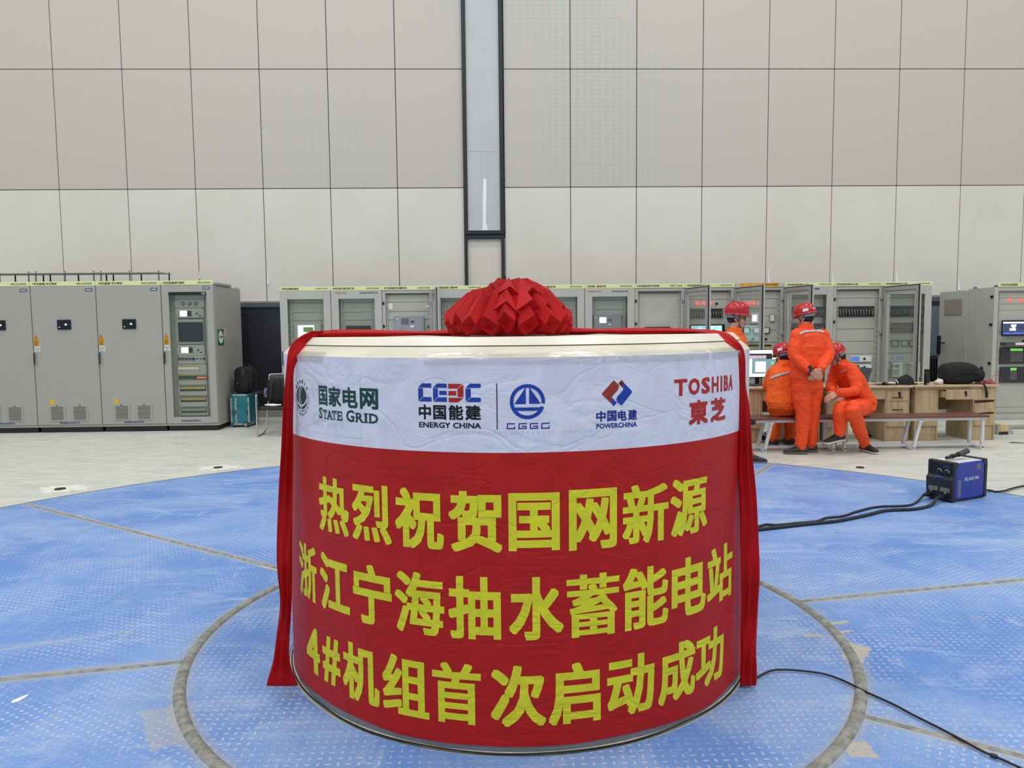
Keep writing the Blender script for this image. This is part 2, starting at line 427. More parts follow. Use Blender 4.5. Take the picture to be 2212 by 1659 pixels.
for k in range(18): mb.box(p.x-.5+k*.045, YW-.075, .3, p.x-.5+k*.045+.02, YW-.03, .92)
mb.build('vent_slats', M('vent_dark', (26, 29, 32), .5, .2), d0)

# floor drains
for i, (x, y, w) in enumerate(((130, 1057, .052), (471, 1010.5, .05), (1858, 1010.5, .042))):
    q = flr(x, y); mb = MB(); mb.lathe([(0.001, .006), (w*.72, .006), (w*.8, .01), (w, .009), (w, 0)], 24)
    o = mb.build('floor_drain', M('drain_iron', (58, 54, 50), .8, .4, var=.3, vs=30)); o.location = (q.x, q.y, .0003)
    tag(o, ('small round dark floor drain in a white scuff at the left edge', 'small round dark floor drain between left scuff and the red ribbon', 'small round rusty floor drain in front of the bench, right of the drum')[i], 'floor drain', 'floor drains around the deck')
    if i < 2:
        pts = []
        for k in range(64):
            a = 2*math.pi*k/64; rr = 1+.5*noise.noise((2.5*math.cos(a)+i*7, 2.5*math.sin(a), 0))+.3*noise.noise((9*math.cos(a)+i*7, 9*math.sin(a), 4))
            pts.append((.24*rr*math.cos(a), .17*rr*math.sin(a)+.02, 0))
        mb = MB().prism(pts, (0, 0, .0012)); s_ = mb.build('paint_scuff', M('white_scuff', (212, 213, 205), .8, var=.1, vs=20), o, world=False)

# ------------------------------------------------------------------ the drum
DR = empty('machine_pit_drum', (CX, CY, 0), 0, 'large white round steel drum wrapped in the congratulation banner', 'drum')
WHT = M('white_drum_paint', (218, 214, 200), .35, var=.04, vs=4); CRM = M('cream_drum_paint', (208, 202, 182), .4, var=.08, vs=5, stretch=(1, 1, 4))
GRB = M('grey_drum_base', (132, 134, 136), .4, .2, var=.08, vs=8)
C3 = (CX, CY, 0)
MB().lathe([(RD, .06), (RD, 1.474), (RD-.004, 1.478)], 160, C3).build('shell', WHT, DR, smooth=40)
MB().lathe([(RD, .013), (RD, .06)], 160, C3).build('base_band', GRB, DR, smooth=40)
MB().lathe([(RD-.004, 1.478), (RD-.018, 1.492), (RD-.042, 1.513)], 160, C3).build('shoulder', CRM, DR, smooth=40)
MB().lathe([(RD-.042, 1.513), (RD-.046, 1.5135), (RD-.046, 1.516)], 160, C3).build('seam', M('seam_dark', (70, 64, 56), .8), DR)
MB().lathe([(RD-.046, 1.5155), (RD-.041, 1.5165), (RD-.071, 1.5445), (RD-.076, 1.547), (.01, 1.548)], 160, C3).build('lid', WHT, DR, smooth=30)
MB().lathe([(RD+.0005, .0145), (RD+.004, .013), (RD+.0045, .0065), (RD, .006)], 160, C3).build('base_rim', M('chipped_white', (206, 200, 188), .6, var=.2, vs=22), DR, smooth=60)
mb = MB(); mb.tube([(CX+(RD+.006+.002*math.sin(9*a))*math.sin(a), CY-(RD+.006+.002*math.sin(9*a))*math.cos(a), .0115+.0015*math.sin(13*a)) for a in [2*math.pi*k/180 for k in range(181)]], .0035, 6)
mb.build('gasket', M('black_rubber', (18, 18, 19), .6), DR, smooth=60)

# ------------------------------------------------------------------ the banner
def vinyl(name, rgb, rough=.42, streak=.06, grad=None):
    t = NT(name); S3 = t.n('SeparateXYZ', {0: t.tc.outputs['Object']}).outputs
    s = t.ma('MULTIPLY', t.ma('ARCTAN2', S3[0], t.ma('MULTIPLY', S3[1], -1.0)), RD)
    vec = t.n('CombineXYZ', {0: s, 1: S3[2], 2: 0.0}).outputs[0]
    n1 = t.noise(3.2, 3, .5, t.scaled(1, 1.7, 1, vec), .8); n2 = t.noise(9, 3, .55, vec, .7); n3 = t.noise(2.0, 2, .5, t.scaled(.5, 3.2, 1, vec), .3)
    rdg = lambda n, w: t.rng(t.ma('ABSOLUTE', t.ma('SUBTRACT', n, .5)), 0.0, w)
    h = t.ma('ADD', t.ma('MULTIPLY', rdg(n1, .05), .55), t.ma('MULTIPLY', rdg(n2, .04), .16))
    h = t.ma('ADD', h, t.ma('MULTIPLY', n3, 1.5)); h = t.ma('ADD', h, t.ma('MULTIPLY', n1, 1.2)); h = t.ma('ADD', h, t.ma('MULTIPLY', n2, .35))
    c = t.mix(t.rng(n2, .3, .7), tuple(x*(1-streak) for x in col(rgb)[:3])+(1,), tuple(min(1, x*(1+streak)) for x in col(rgb)[:3])+(1,))
    t.lk(c, 'Base Color'); t.b.inputs['Roughness'].default_value = rough; t.b.inputs['Specular IOR Level'].default_value = .28
    t.bump(h, .30, .010); MATS[name] = t.m; return t.m
VW, VR = vinyl('banner_white', (214, 216, 229), .45), vinyl('banner_red', (178, 22, 15), .5)
VY = vinyl('banner_yellow', (216, 212, 40), .5)
VG, VB, VD, VE, VN = vinyl('logo_green', (14, 66, 58)), vinyl('logo_blue', (30, 62, 158)), vinyl('logo_black', (22, 22, 26)), vinyl('logo_red', (176, 34, 34)), vinyl('logo_navy', (26, 34, 130))
VP, VLB = vinyl('logo_brown_red', (150, 52, 44)), vinyl('logo_dark_red', (108, 34, 44))
GHO = vinyl('ghost_print', (204, 204, 222)); GH2 = vinyl('ghost_outline', (205, 208, 221)); GH3 = vinyl('ghost_plate', (212, 215, 226))
RB = RD+.004
def bend(mb, off, step=.03):
    bm = mb.bm
    xs = [v.co.x for v in bm.verts]; x = math.ceil(min(xs)/step)*step
    while x < max(xs):
        bmesh.ops.bisect_plane(bm, geom=bm.verts[:]+bm.edges[:]+bm.faces[:], plane_co=(x, 0, 0), plane_no=(1, 0, 0), dist=1e-6); x += step
    for v in bm.verts:
        a = v.co.x/RD; r = RB+off-v.co.y
        v.co = Vector((r*math.sin(a), -r*math.cos(a), v.co.z))
    bm.normal_update()
    for q in bm.faces:
        c = q.calc_center_median()
        if q.normal.x*c.x+q.normal.y*c.y < 0: q.normal_flip()
    return mb
fx_ = lambda x, y: Vector((x, 0, y))
def arc(deg): return R_(deg)*RD
mb = MB(); n = 96; a0, a1 = arc(-69), arc(63)
ZB = [(-75, .04), (-61, .034), (-49.7, .048), (-35.8, .043), (-25.8, .033), (-17, .035), (-9, .037), (9, .036), (15, .04), (24, .038), (32, .03), (42, .026), (51, .042), (75, .04)]
def zbot(s):
    d = math.degrees(s/RD)
    for (a, z), (b_, y) in zip(ZB, ZB[1:]):
        if d <= b_: return z+(y-z)*(d-a)/(b_-a)
    return .03
zmid = lambda s: 1.128 - .012*math.sin(s*.8+.4)*0
mb.grid(lambda u, v: Vector((a0+(a1-a0)*u, 0, zbot(a0+(a1-a0)*u)+(1.1335-zbot(a0+(a1-a0)*u))*v)), n, 30); mb.mi = 1
mb.grid(lambda u, v: Vector((a0+(a1-a0)*u, 0, 1.1335+(1.4745-1.1335)*v)), n, 12)
bmesh.ops.remove_doubles(mb.bm, verts=mb.bm.verts[:], dist=1e-5)
for v in mb.bm.verts:
    a = v.co.x/RD; r = RB + .0003*noise.noise((v.co.x*6, v.co.z*6, 0))
    v.co = Vector((r*math.sin(a), -r*math.cos(a), v.co.z))
BN = mb.build('congratulation_banner', [VR, VW], smooth=180); BN.location = (CX, CY, 0)
tag(BN, 'red and white vinyl banner with yellow characters wrapped around the white drum', 'banner')
def bpart(name, mb, mat, off=.001, label=None):
    o = bend(mb, off).build(name, mat, BN, None, world=False, normals=False)
    if label: o['label'] = label
    return o
LINES = (('热烈祝贺国网新源', [-42.3, -31.5, -20.7, -9.75, 1.1, 12.2, 23.3, 34.5], .881, [9.9, 9.7, 10, 9.9, 9.4, 9.4, 10.5, 10.9], .224),
         ('浙江宁海抽水蓄能电站', [-53.9, -42.7, -31.8, -21.0, -10.1, 1.4, 12.2, 23.4, 34.6, 45.8], .560, [9.5, 9.9, 9.8, 10.3, 9.9, 10, 10.4, 10.5, 10.2, 11.2], .236),
         ('4#机组首次启动成功', [-52.2, -44.5, -35.4, -24.4, -13.8, -2.1, 8.6, 20.1, 31.4, 42.0], .231, [6.6, 6.4, 10.1, 10.3, 9.5, 10.2, 10, 10.4, 10.2, 10.6], .232))
for body, angs, zc_, ws, hh in LINES:
    mb = MB()
    for ch, a, w in zip(body, angs, ws):
        h_ = hh*(.86 if ch in '4#' else .95 if ch in '国' else 1)
        put_text(mb, ch, fx_, arc(a-w/2), zc_-h_/2, arc(a+w/2), zc_+h_/2, off=(.026, .013) if ch in '蓄' else (.03, .02) if ch in '热烈新源浙海能站组首' else (.032, .027), res=3)
    bpart('headline', mb, VY)
# --- logos
def lm(A, B):   # linear map of drawing units to (arc, height): A=(x0,ang0,x1,ang1) B=(y0,z0,y1,z1)
    return lambda x, y: Vector((arc(A[1]+(x-A[0])*(A[3]-A[1])/(A[2]-A[0])), 0, B[1]+(y-B[0])*(B[3]-B[1])/(B[2]-B[0])))
def polys(f, L):
    mb = MB()
    for p in L: mb.poly([f(*q) for q in p])
    return mb
def stroke(mb, f, pts, w):
    for (xa, ya), (xb, yb) in zip(pts, pts[1:]):
        L = math.hypot(xb-xa, yb-ya) or 1; ux, uy = (xb-xa)/L*w/2, (yb-ya)/L*w/2; nx, ny = -uy, ux
        mb.poly([f(xa-ux+nx, ya-uy+ny), f(xb+ux+nx, yb+uy+ny), f(xb+ux-nx, yb+uy-ny), f(xa-ux-nx, ya-uy-ny)])
def ringpoly(mb, f, c, r0, r1, a0, a1, n=40, sq=1):
    for k in range(n):
        t0, t1 = a0+(a1-a0)*k/n, a0+(a1-a0)*(k+1)/n
        P_ = lambda r, t_: f(c[0]+r*math.cos(t_)*sq, c[1]-r*math.sin(t_))
        if r0 > 0: mb.poly([P_(r0, t0), P_(r1, t0), P_(r1, t1), P_(r0, t1)])
        else: mb.poly([P_(0, 0), P_(r1, t0), P_(r1, t1)])
# bleed-through of the drum's name plate
f = lm((0, -55.0, 1, -33.4), (0, 1.405, 1, 1.165))
bpart('plate_showing_through', polys(f, [[(0, 0), (1, 0), (1, 1), (0, 1)]]), GH3, .0004)
mb = MB(); stroke(mb, f, [(0, 0), (1, 0), (1, 1), (0, 1), (0, 0)], .012); bpart('plate_outline', mb, GH2, .0005)
mb = MB(); put_text(mb, '4号机', fx_, arc(-50.5), 1.305, arc(-37.5), 1.372, .03); bpart('faint_lettering', mb, GHO, .0007)
mb = MB(); put_text(mb, 'GM04', fx_, arc(-49), 1.195, arc(-38), 1.248, .03); bpart('faint_lettering', mb, GHO, .0007)
mb = MB()
for a in list(range(-16, 13, 1)):
    if a % 1 == 0: ringpoly(mb, lambda x, y: Vector((x, 0, y)), (arc(a*.98), 1.206), 0, .006, 0, 6.283, 10)
bpart('holes_showing_through', mb, GHO, .0006)
# globe emblem
gc = (arc(-53.9), 1.295); f = lambda x, y: Vector((gc[0]+x, 0, gc[1]-y))
mb = MB(); ringpoly(mb, f, (0, 0), 0, .056, 0, 2*math.pi, 40); bpart('globe_emblem', mb, VG, .001)
mb = MB(); ringpoly(mb, f, (0, 0), .0535, .0555, 0, 2*math.pi, 48)
ringpoly(mb, f, (-.004, -.040), .066, .0735, R_(198), R_(352), 24); ringpoly(mb, f, (-.006, -.036), .082, .086, R_(208), R_(338), 24)
ringpoly(mb, f, (.036, -.004), .058, .0645, R_(112), R_(236), 24); ringpoly(mb, f, (.05, -.004), .058, .061, R_(128), R_(222), 24)
bpart('emblem_arcs', mb, VW, .0015)
mb = MB()
def ringtext(s, a_start, a_end, r, h, flip):
    for i, ch in enumerate(s):
        if ch == ' ': continue
        th = R_(a_start+(a_end-a_start)*(i/(len(s)-1)))
        er, et = Vector((math.cos(th), math.sin(th))), Vector((-math.sin(th), math.cos(th)))
        if flip: fn = lambda x, y: Vector((gc[0]+(er*(r-y)+et*x).x, 0, gc[1]+(er*(r-y)+et*x).y))
        else: fn = lambda x, y: Vector((gc[0]+(er*(r+y)-et*x).x, 0, gc[1]+(er*(r+y)-et*x).y))
        w = h*(.85 if ord(ch) > 255 else .55)
        if ch == 'I': w *= .35
        put_text(mb, ch, fn, -w/2, -h/2, w/2, h/2, .02)
ringtext('国家电网公司', 140, 40, .071, .016, False)
ringtext('STATE GRID CORPORATION OF CHINA', 166, 374, .0675, .0105, True)
bpart('emblem_lettering', mb, VG)
mb = MB()
for ch, xa, xb, dz in zip('国家电网', (665, 905, 1205, 1530), (875, 1172, 1490, 1838), (0, 0, 0, 0)):
    g = lambda x: -46.1+(x-665)*(17.1)/(1838-665)
    put_text(mb, ch, fx_, arc(g(xa)), 1.279, arc(g(xb)), 1.358, .028)
bpart('company_lettering', mb, VG)
mb = MB(); g = lambda x: -46.2+(x-670)*17.1/(1840-670)
def serif(ch, xa, xb, za, zb):
    put_text(mb, ch, fx_, arc(g(xa)), za, arc(g(xb)), zb, .022)
    s_, w = .0045, arc(g(xb))-arc(g(xa)); x0, x1 = arc(g(xa)), arc(g(xb))
    R4 = lambda a, b, c, d: mb.poly([fx_(a, b), fx_(c, b), fx_(c, d), fx_(a, d)])
    if ch == 'T': R4(x0+w*.25, za, x1-w*.25, za+s_); R4(x0-.001, zb-.014, x0+.004, zb); R4(x1-.004, zb-.014, x1+.001, zb)
    if ch in 'A': R4(x0-.004, za, x0+.013, za+s_); R4(x1-.013, za, x1+.004, za+s_)
    if ch in 'ERD': R4(x0-.004, za, x0+.008, za+s_); R4(x0-.004, zb-s_, x0+.008, zb)
    if ch == 'E': R4(x1-.004, za, x1+.002, za+.014); R4(x1-.004, zb-.013, x1+.001, zb)
    if ch == 'R': R4(x1-.008, za, x1+.004, za+s_)
    if ch == 'I': R4(x0-.005, za, x1+.005, za+s_); R4(x0-.005, zb-s_, x1+.005, zb)
    if ch == 'S': R4(x1-.005, zb-.016, x1, zb-.002); R4(x0, za+.002, x0+.005, za+.016)
    if ch == 'G': R4(x1-.012, za+.018, x1+.004, za+.022)
z0_, z1_, z2_ = 1.226, 1.263, 1.271
for ch, xa, xb, big in (('S', 672, 755, 1), ('T', 775, 865, 0), ('A', 868, 985, 0), ('T', 985, 1075, 0), ('E', 1100, 1195, 0), ('G', 1278, 1430, 1), ('R', 1460, 1590, 0), ('I', 1618, 1655, 0), ('D', 1695, 1840, 0)):
    if ch == 'G': bpart('company_lettering', mb, VG); mb = MB()
    serif(ch, xa, xb, z0_-(.001 if big else 0), z2_ if big else z1_)
bpart('company_lettering', mb, VG)
# energy group
f = lm((163, -20.29, 1035, -8.36), (183, 1.382, 830, 1.218))
C_ = lambda d, w: [[(2+d, 243), (60+d, 183), (w+d, 183), (w+d, 243)], [(d, 252), (70+d, 252), (70+d, 372), (2+d, 437)], [(9+d, 443), (74+d, 379), (w+d, 379), (w+d, 443)]]
for q in (C_(165, 191), C_(380, 193)+[[(468, 287), (573, 287), (573, 345), (468, 345)]], C_(831, 204)): bpart('logo_letter', polys(f, q), VB)
bpart('logo_letter', polys(f, [[(595, 186), (792, 186), (722, 252), (595, 252)], [(803, 193), (803, 373), (722, 373), (722, 260)], [(600, 385), (803, 385), (728, 448), (600, 448)], [(597, 287), (705, 287), (705, 350), (597, 350)]]), VE)
mb = MB()
for ch, xa, xb in zip('中国能建', (168, 378, 597, 825), (345, 560, 795, 1033)):
    p0, p1 = f(xa, 700), f(xb, 492 if ch == '国' else 487); put_text(mb, ch, fx_, p0.x, p0.z, p1.x, p1.z, .03)
p0, p1 = f(168, 818), f(1033, 738); put_text(mb, 'ENERGY CHINA', fx_, p0.x, p0.z, p1.x, p1.z, .022)
bpart('company_lettering', mb, VD)
f = lm((1101*6.506-880*6.506, -3.12, (1177-880)*6.506, 3.23), (183, 1.382, 830, 1.218))
mb = MB(); stroke(mb, lambda x, y: fx_(arc(-5.44)+x, y), [(0, 1.2195), (0, 1.3815)], .0034); bpart('divider_line', mb, VD)
mb = MB(); c0 = (1685, 440); T = lambda y, r: math.asin((440-y)/r)
ringpoly(mb, f, c0, 196, 247, R_(-7), R_(199), 60); ringpoly(mb, f, c0, 196, 247, R_(199), R_(341), 40)
mb.poly([f(1500, 473), f(1662, 238), f(1662, 473)]); mb.poly([f(1710, 236), f(1872, 470), f(1710, 470)])
mb.poly([f(1492, 522), f(1918, 522), f(1900, 570), f(1512, 570)]); bpart('sail_emblem', mb, VB)
mb = MB()
for d, g_ in ((1395, 0), (1558, 1), (1718, 1), (1880, 0)):
    stroke(mb, f, [(d+108, 750), (d+8, 750), (d+3, 818), (d+106, 818)]+([(d+106, 788), (d+50, 788)] if g_ else [(d+108, 794)]), 15)
bpart('company_lettering', mb, VN)
# construction group
f = lm((220, 12.76, 735, 21.07), (137, 1.386, 735, 1.212))
bpart('diamond_logo', polys(f, [[(433, 135), (497, 195), (500, 228), (480, 268), (425, 325), (410, 355), (405, 425), (290, 310), (288, 298)]]), VP)
bpart('diamond_logo_shade', polys(f, [[(533, 135), (565, 172), (553, 240), (493, 178)]]), VLB)
bpart('diamond_logo_wing', polys(f, [[(566, 176), (668, 282), (668, 300), (535, 457), (478, 410), (467, 375), (482, 340), (552, 265), (560, 225)], [(412, 354), (475, 418), (435, 462), (406, 428)]]), VB)
mb = MB()
for ch, xa, xb in zip('中国电建', (222, 355, 488, 620), (335, 470, 598, 735)):
    p0, p1 = f(xa, 648), f(xb, 515); put_text(mb, ch, fx_, p0.x, p0.z, p1.x, p1.z, .026)
p0, p1 = f(222, 735), f(735, 672); put_text(mb, 'POWERCHINA', fx_, p0.x, p0.z, p1.x, p1.z, .02)
bpart('company_lettering', mb, VN)
mb = MB()
g = lambda x: 29.81+(x-1215)*20.48/(1960-1215)
for ch, xa, xb in (('T', 1215, 1343), ('O', 1357, 1480), ('S', 1500, 1603), ('H', 1628, 1722), ('I', 1752, 1778), ('B', 1803, 1875), ('A', 1885, 1960)):
    put_text(mb, ch, fx_, arc(g(xa)), 1.314, arc(g(xb)), 1.378, .034)
put_text(mb, '東', fx_, arc(33.9), 1.197, arc(39.8), 1.292, .04); put_text(mb, '芝', fx_, arc(40.9), 1.197, arc(46.8), 1.292, .04)
bpart('company_lettering', mb, VE)
# clear tape along the top edge
t = NT('clear_tape'); t.t.nodes.remove(t.b)
tr = t.n('BsdfTransparent', ((.93, .93, .92, 1),)); gl = t.n('BsdfGlossy', {'Roughness': .12})
bp = t.n('Bump', {'Strength': .9, 'Distance': .006, 'Height': t.noise(45, 4, .6, t.scaled(.5, .5, 2), 1.0)}); t.t.links.new(bp.outputs[0], gl.inputs['Normal'])
mx = t.n('MixShader', (.22, tr.outputs[0], gl.outputs[0])); t.t.links.new(mx.outputs[0], t.t.nodes['Material Output'].inputs[0])
for sa, sb in ((-60, -44), (-19, 13), (14, 40), (41, 56)):
    mb = MB()
    def tp(u, v, sa=sa, sb=sb):
        a = R_(sa+(sb-sa)*u); prof = [(RB+.004, 1.448), (RB+.004, 1.474), (RD+.001, 1.481), (RD-.012, 1.4915)]
        k = v*3; i = min(2, int(k)); fr = k-i
        r = prof[i][0]*(1-fr)+prof[i+1][0]*fr; z = prof[i][1]*(1-fr)+prof[i+1][1]*fr
        r += .0025*noise.noise((a*22, v*3, sa)); z += (.004*noise.noise((a*15, 5, sa)) if v in (0, 1) else 0)
        return Vector((r*math.sin(a), -r*math.cos(a), z))
    mb.grid(tp, 60, 6)
    o = mb.build('clear_tape', t.m, BN, world=False, smooth=60); o['label'] = 'glossy clear packing tape'

# ------------------------------------------------------------------ silk ribbon with flower ball
def silk():
    t = NT('red_silk'); n1 = t.noise(7, 4, .6, dist=.5)
    c = t.mix(t.rng(n1, .3, .7), col((158, 7, 12)), col((178, 12, 17))); t.lk(c, 'Base Color')
    t.b.inputs['Roughness'].default_value = .55; t.b.inputs['Specular IOR Level'].default_value = .14; t.b.inputs['Sheen Weight'].default_value = .05; t.b.inputs['Sheen Tint'].default_value = (1, .35, .3, 1)
    t.bump(t.noise(26, 4, .6, t.scaled(1, 1, .35), .5), .35, .006); return t.m
SILK = silk()
fc = pt(1100, 725, 2.93); fc.z = 1.55
FL = empty('silk_flower_ribbon', (fc.x, fc.y, fc.z), 0, 'red silk ribbon with a big flower ball draped over the drum top', 'ribbon')
random.seed(21)
def petal(mb, th, A, Mm, E, w1, w2, drop, skew):
    """a folded cloth loop: long ridge from A to E, ending in a pinched box"""
    er, et = Vector((math.cos(th), .82*math.sin(th), 0)), Vector((-math.sin(th), math.cos(th), 0)); o = Vector((fc.x, fc.y, fc.z+.002))
    P3 = lambda rz, side=0: o+er*rz[0]+et*side+Vector((0, 0, max(0, rz[1])))
    a0, mm, ee = P3(A), P3(Mm, skew*.4), P3(E, skew)
    l1, r1 = P3((Mm[0]*.93, Mm[1]-.055), -w1), P3((Mm[0]*.93, Mm[1]-.055), w1)
    l2, r2 = P3((E[0]*.97, E[1]-drop*.5), -w2), P3((E[0]*.98, E[1]-drop*.45), w2)
    tt = P3((E[0]*.93, E[1]-drop), -skew*.6); pin = P3((E[0]*.86, E[1]-drop*.55), skew*.3)
    lb, rb = P3((E[0]*.6, E[1]-drop*1.3), -w2*.8), P3((E[0]*.6, E[1]-drop*1.3), w2*.8)
    for f in ((a0, mm, l1), (a0, r1, mm), (mm, ee, l2), (mm, l2, l1), (mm, r1, r2), (mm, r2, ee), (ee, pin, l2), (l2, pin, tt), (tt, pin, r2), (r2, pin, ee), (l2, tt, lb), (tt, r2, rb), (tt, rb, lb), (l1, l2, lb), (r1, rb, r2)): mb.poly(f)
u_ = random.uniform
mb = MB()
mb.lathe([(.2, .0), (.21, .04), (.18, .09), (.12, .145), (.05, .17), (.001, .175)], 24, (fc.x, fc.y, fc.z+.001)); 
for v in mb.bm.verts: v.co.y = fc.y+(v.co.y-fc.y)*.8
o = mb.build('flower_core', SILK, FL)
mb = MB()
for k in range(19):
    th = 2*math.pi*(k+.2)/19+u_(-.05, .05)
    petal(mb, th, (.02, .203), (.165+u_(-.01, .01), .168+u_(-.012, .012)), (.258+u_(-.014, .012), .078+u_(-.012, .014)), .036, .037+u_(-.004, .006), .078, u_(-.02, .02))
mb.build('lower_petals', SILK, FL)
mb = MB()
for th, r, z, w in ((-100, .225, .125, .05), (-72, .225, .125, .05), (-45, .225, .13, .05), (-20, .225, .125, .05), (10, .22, .125, .05), (-128, .215, .118, .046), (40, .22, .12, .05), (80, .22, .12, .05), (115, .22, .12, .05)):
    petal(mb, R_(th)+u_(-.06, .06), (.01, .212), (.12, .2+u_(-.01, .005)), (r+u_(-.01, .01), z+u_(-.01, .01)), .04, w, .085, u_(-.02, .02))
mb.build('upper_petals', SILK, FL)
mb = MB()
for th, r, z, w in ((-95, .15, .185, .05), (-55, .165, .18, .05), (-15, .165, .178, .05), (60, .15, .18, .05), (-130, .12, .19, .04)):
    petal(mb, R_(th), (-.03, .212), (.075, .222), (r, z), .034, w, .07, u_(-.02, .02))
mb.build('crown_petals', SILK, FL)
def ribbon(name, path, n=26, pl=3.0):
    """path: (point, half width vector, normal, half thickness)"""
    pts = spline([p[0] for p in path], 10); wv = spline([p[1] for p in path], 10); nv = spline([p[2] for p in path], 10); tk = spline([(p[3], 0, 0) for p in path], 10)
    rings = []
    for i, (p, w, nn, th) in enumerate(zip(pts, wv, nv, tk)):
        nn = nn.normalized(); ring = []
        for k in range(n):
            a = 2*math.pi*k/n; cx_, sx_ = math.cos(a), math.sin(a)
            pleat = .55*math.sin(pl*cx_*2.2+i*.09+1.3*math.sin(i*.05)) + .35*math.sin(7*cx_-i*.13)
            edge = 1+.10*noise.noise((i*.08, 3*cx_, len(path)))
            ring.append(p + w*cx_*edge + nn*th.x*(sx_*.75+pleat*.7+.7))
        rings.append(ring)
    return MB().loft(rings).build(name, SILK, FL, smooth=50)
def wn(px0, px1, py, Y):
    a, b = pt(px0, py, Y), pt(px1, py, Y); return (a+b)/2, (b-a)/2
Zt = 1.5515
V = Vector
pathL = [(V((fc.x-.16, 3.10, Zt)), V((0, .035, 0)), V((0, 0, 1)), .016), (V((fc.x-.34, 3.13, Zt)), V((.0, .05, 0)), V((0, 0, 1)), .011), (V((-.60, 3.20, Zt)), V((.01, .055, 0)), V((0, 0, 1)), .015), (V((-.74, 3.24, Zt)), V((.02, .05, 0)), V((-.1, 0, 1)), .012),
         (pt(690, 722, 3.19), V((.03, .045, 0)), V((-.3, -.2, 1)), .010), (pt(662, 737, 3.15), V((.022, .02, -.012)), V((-.6, -.3, .7)), .008), (pt(641, 757, 3.11), V((.024, .012, -.008)), V((-.8, -.4, .5)), .008)]
for (x0, x1, y, Y, th) in ((619, 637, 800, 3.09, .010), (613, 637, 870, 3.10, .012), (609, 637, 960, 3.11, .012), (602, 636, 1080, 3.11, .013), (599, 634, 1210, 3.11, .013), (605, 632, 1300, 3.12, .014), (598, 629, 1370, 3.13, .013), (590, 632, 1430, 3.13, .014), (574, 648, 1482, 3.12, .008)):
    c_, w_ = wn(x0, x1, y, Y); pathL.append((c_, w_*.92, V((-.15, -1, 0)), th))
pathL[-1] = (pathL[-1][0], pathL[-1][1], V((0, -.7, .6)), .010)
ribbon('left_ribbon_tail', pathL)
pathR = [(V((fc.x+.16, 3.10, Zt)), V((0, .035, 0)), V((0, 0, 1)), .016), (V((fc.x+.36, 3.08, Zt)), V((0, .05, 0)), V((0, 0, 1)), .013), (V((.62, 3.06, Zt)), V((0, .055, 0)), V((0, 0, 1)), .012), (V((.84, 3.08, Zt)), V((0, .055, 0)), V((.1, 0, 1)), .009)]
for (x0, y0, x1, y1, Y, nn, th) in ((1541, 728, 1556, 717, 3.07, (.3, -.4, 1), .007), (1564, 747, 1591, 737, 3.055, (.6, -.6, .8), .007), (1586, 768, 1607, 765, 3.06, (.8, -.6, .4), .008)):
    a, b = pt(x0, y0, Y), pt(x1, y1, Y+.05); pathR.append(((a+b)/2, (b-a)/2, V(nn), th))
for (x0, x1, y, Y, th) in ((1591, 1611, 830, 3.09, .010), (1594, 1618, 890, 3.09, .012), (1590, 1624, 1000, 3.08, .012), (1594, 1633, 1100, 3.07, .013), (1597, 1640, 1230, 3.06, .013), (1597, 1639, 1310, 3.06, .012), (1597, 1632, 1390, 3.06, .014), (1596, 1631, 1440, 3.06, .013), (1595, 1631, 1478, 3.07, .012)):
    c_, w_ = wn(x0, x1, y, Y); pathR.append((c_, w_*.95, V((.15, -1, 0)), th))
ribbon('right_ribbon_tail', pathR)
# ------------------------------------------------------------------ cabinets
GY = M('cabinet_grey', (176, 176, 170), .5, var=.03, vs=3, bump=.06, bs=220); GYL = M('power_cabinet_grey', (160, 160, 155), .55, var=.04, vs=90, bump=.08, bs=260)
GIN = M('rack_grey', (176, 177, 168), .55, var=.03, vs=4); PLB = M('plinth_black', (18, 20, 24), .5, var=.2, vs=9); HDR = M('header_yellow_green', (214, 222, 164), .5, var=.02)
INK = M('header_ink', (70, 34, 20), .7, var=0); RED = M('red_ink', (170, 70, 60), .7, var=0); BLI = M('blue_ink', (40, 62, 140), .7, var=0); GRI = M('grey_ink', (92, 94, 92), .7, var=0)
NAV = M('badge_navy', (24, 58, 108), .4, var=0); WH = M('label_white', (222, 222, 218), .5, var=.03); YEL = M('warning_yellow', (206, 148, 20), .5, var=.05); YL2 = M('sticker_yellow', (206, 172, 30), .5, var=.05)
BK = M('device_black', (18, 19, 22), .35, var=.1); BK2 = M('bezel_black', (22, 24, 27), .45, var=.05, spec=.3); SCW = M('screen_white', (226, 240, 244), .3, emit=1.4, var=.02); SCD = M('screen_dark', (30, 34, 46), .4, var=.1, spec=.2)
SCB = M('screen_blue', (70, 100, 190), .3, emit=.8, var=.25, vs=30); SCT = M('screen_teal', (168, 222, 222), .3, emit=.85, var=.25, vs=14); LRED = M('lamp_red_lit', (255, 60, 50), .3, emit=3.0, var=0); LGR = M('lamp_green_lit', (120, 220, 80), .3, emit=1.0, var=0)
CHR = M('chrome', (190, 192, 196), .2, 1, var=.02); DGL = glass('door_glass', (.935, .95, .94), .30); PRP = M('relay_unit_grey', (142, 146, 152), .45, var=.03); RUB = M('seal_black', (22, 23, 24), .7); OCH = M('ochre_strip', (176, 160, 90), .6, var=.3, vs=60)
MGR = M('module_grey', (150, 152, 146), .5, var=.12, vs=30); ALU = M('aluminium', (176, 178, 178), .4, .6, var=.05); GRN = M('sign_green', (18, 104, 62), .5, var=.03); ORG = M('tape_orange', (214, 158, 24), .5, var=.2, vs=18); TEA = M('ui_teal', (110, 150, 156), .3, emit=.7, var=.1)
flat = lambda Y: (lambda x, z: Vector((x, Y, z)))
def part(name, mb, mat, par, smooth=None, label=None):
    o = mb.build(name, mat, par, smooth)
    if label: o['label'] = label
    return o
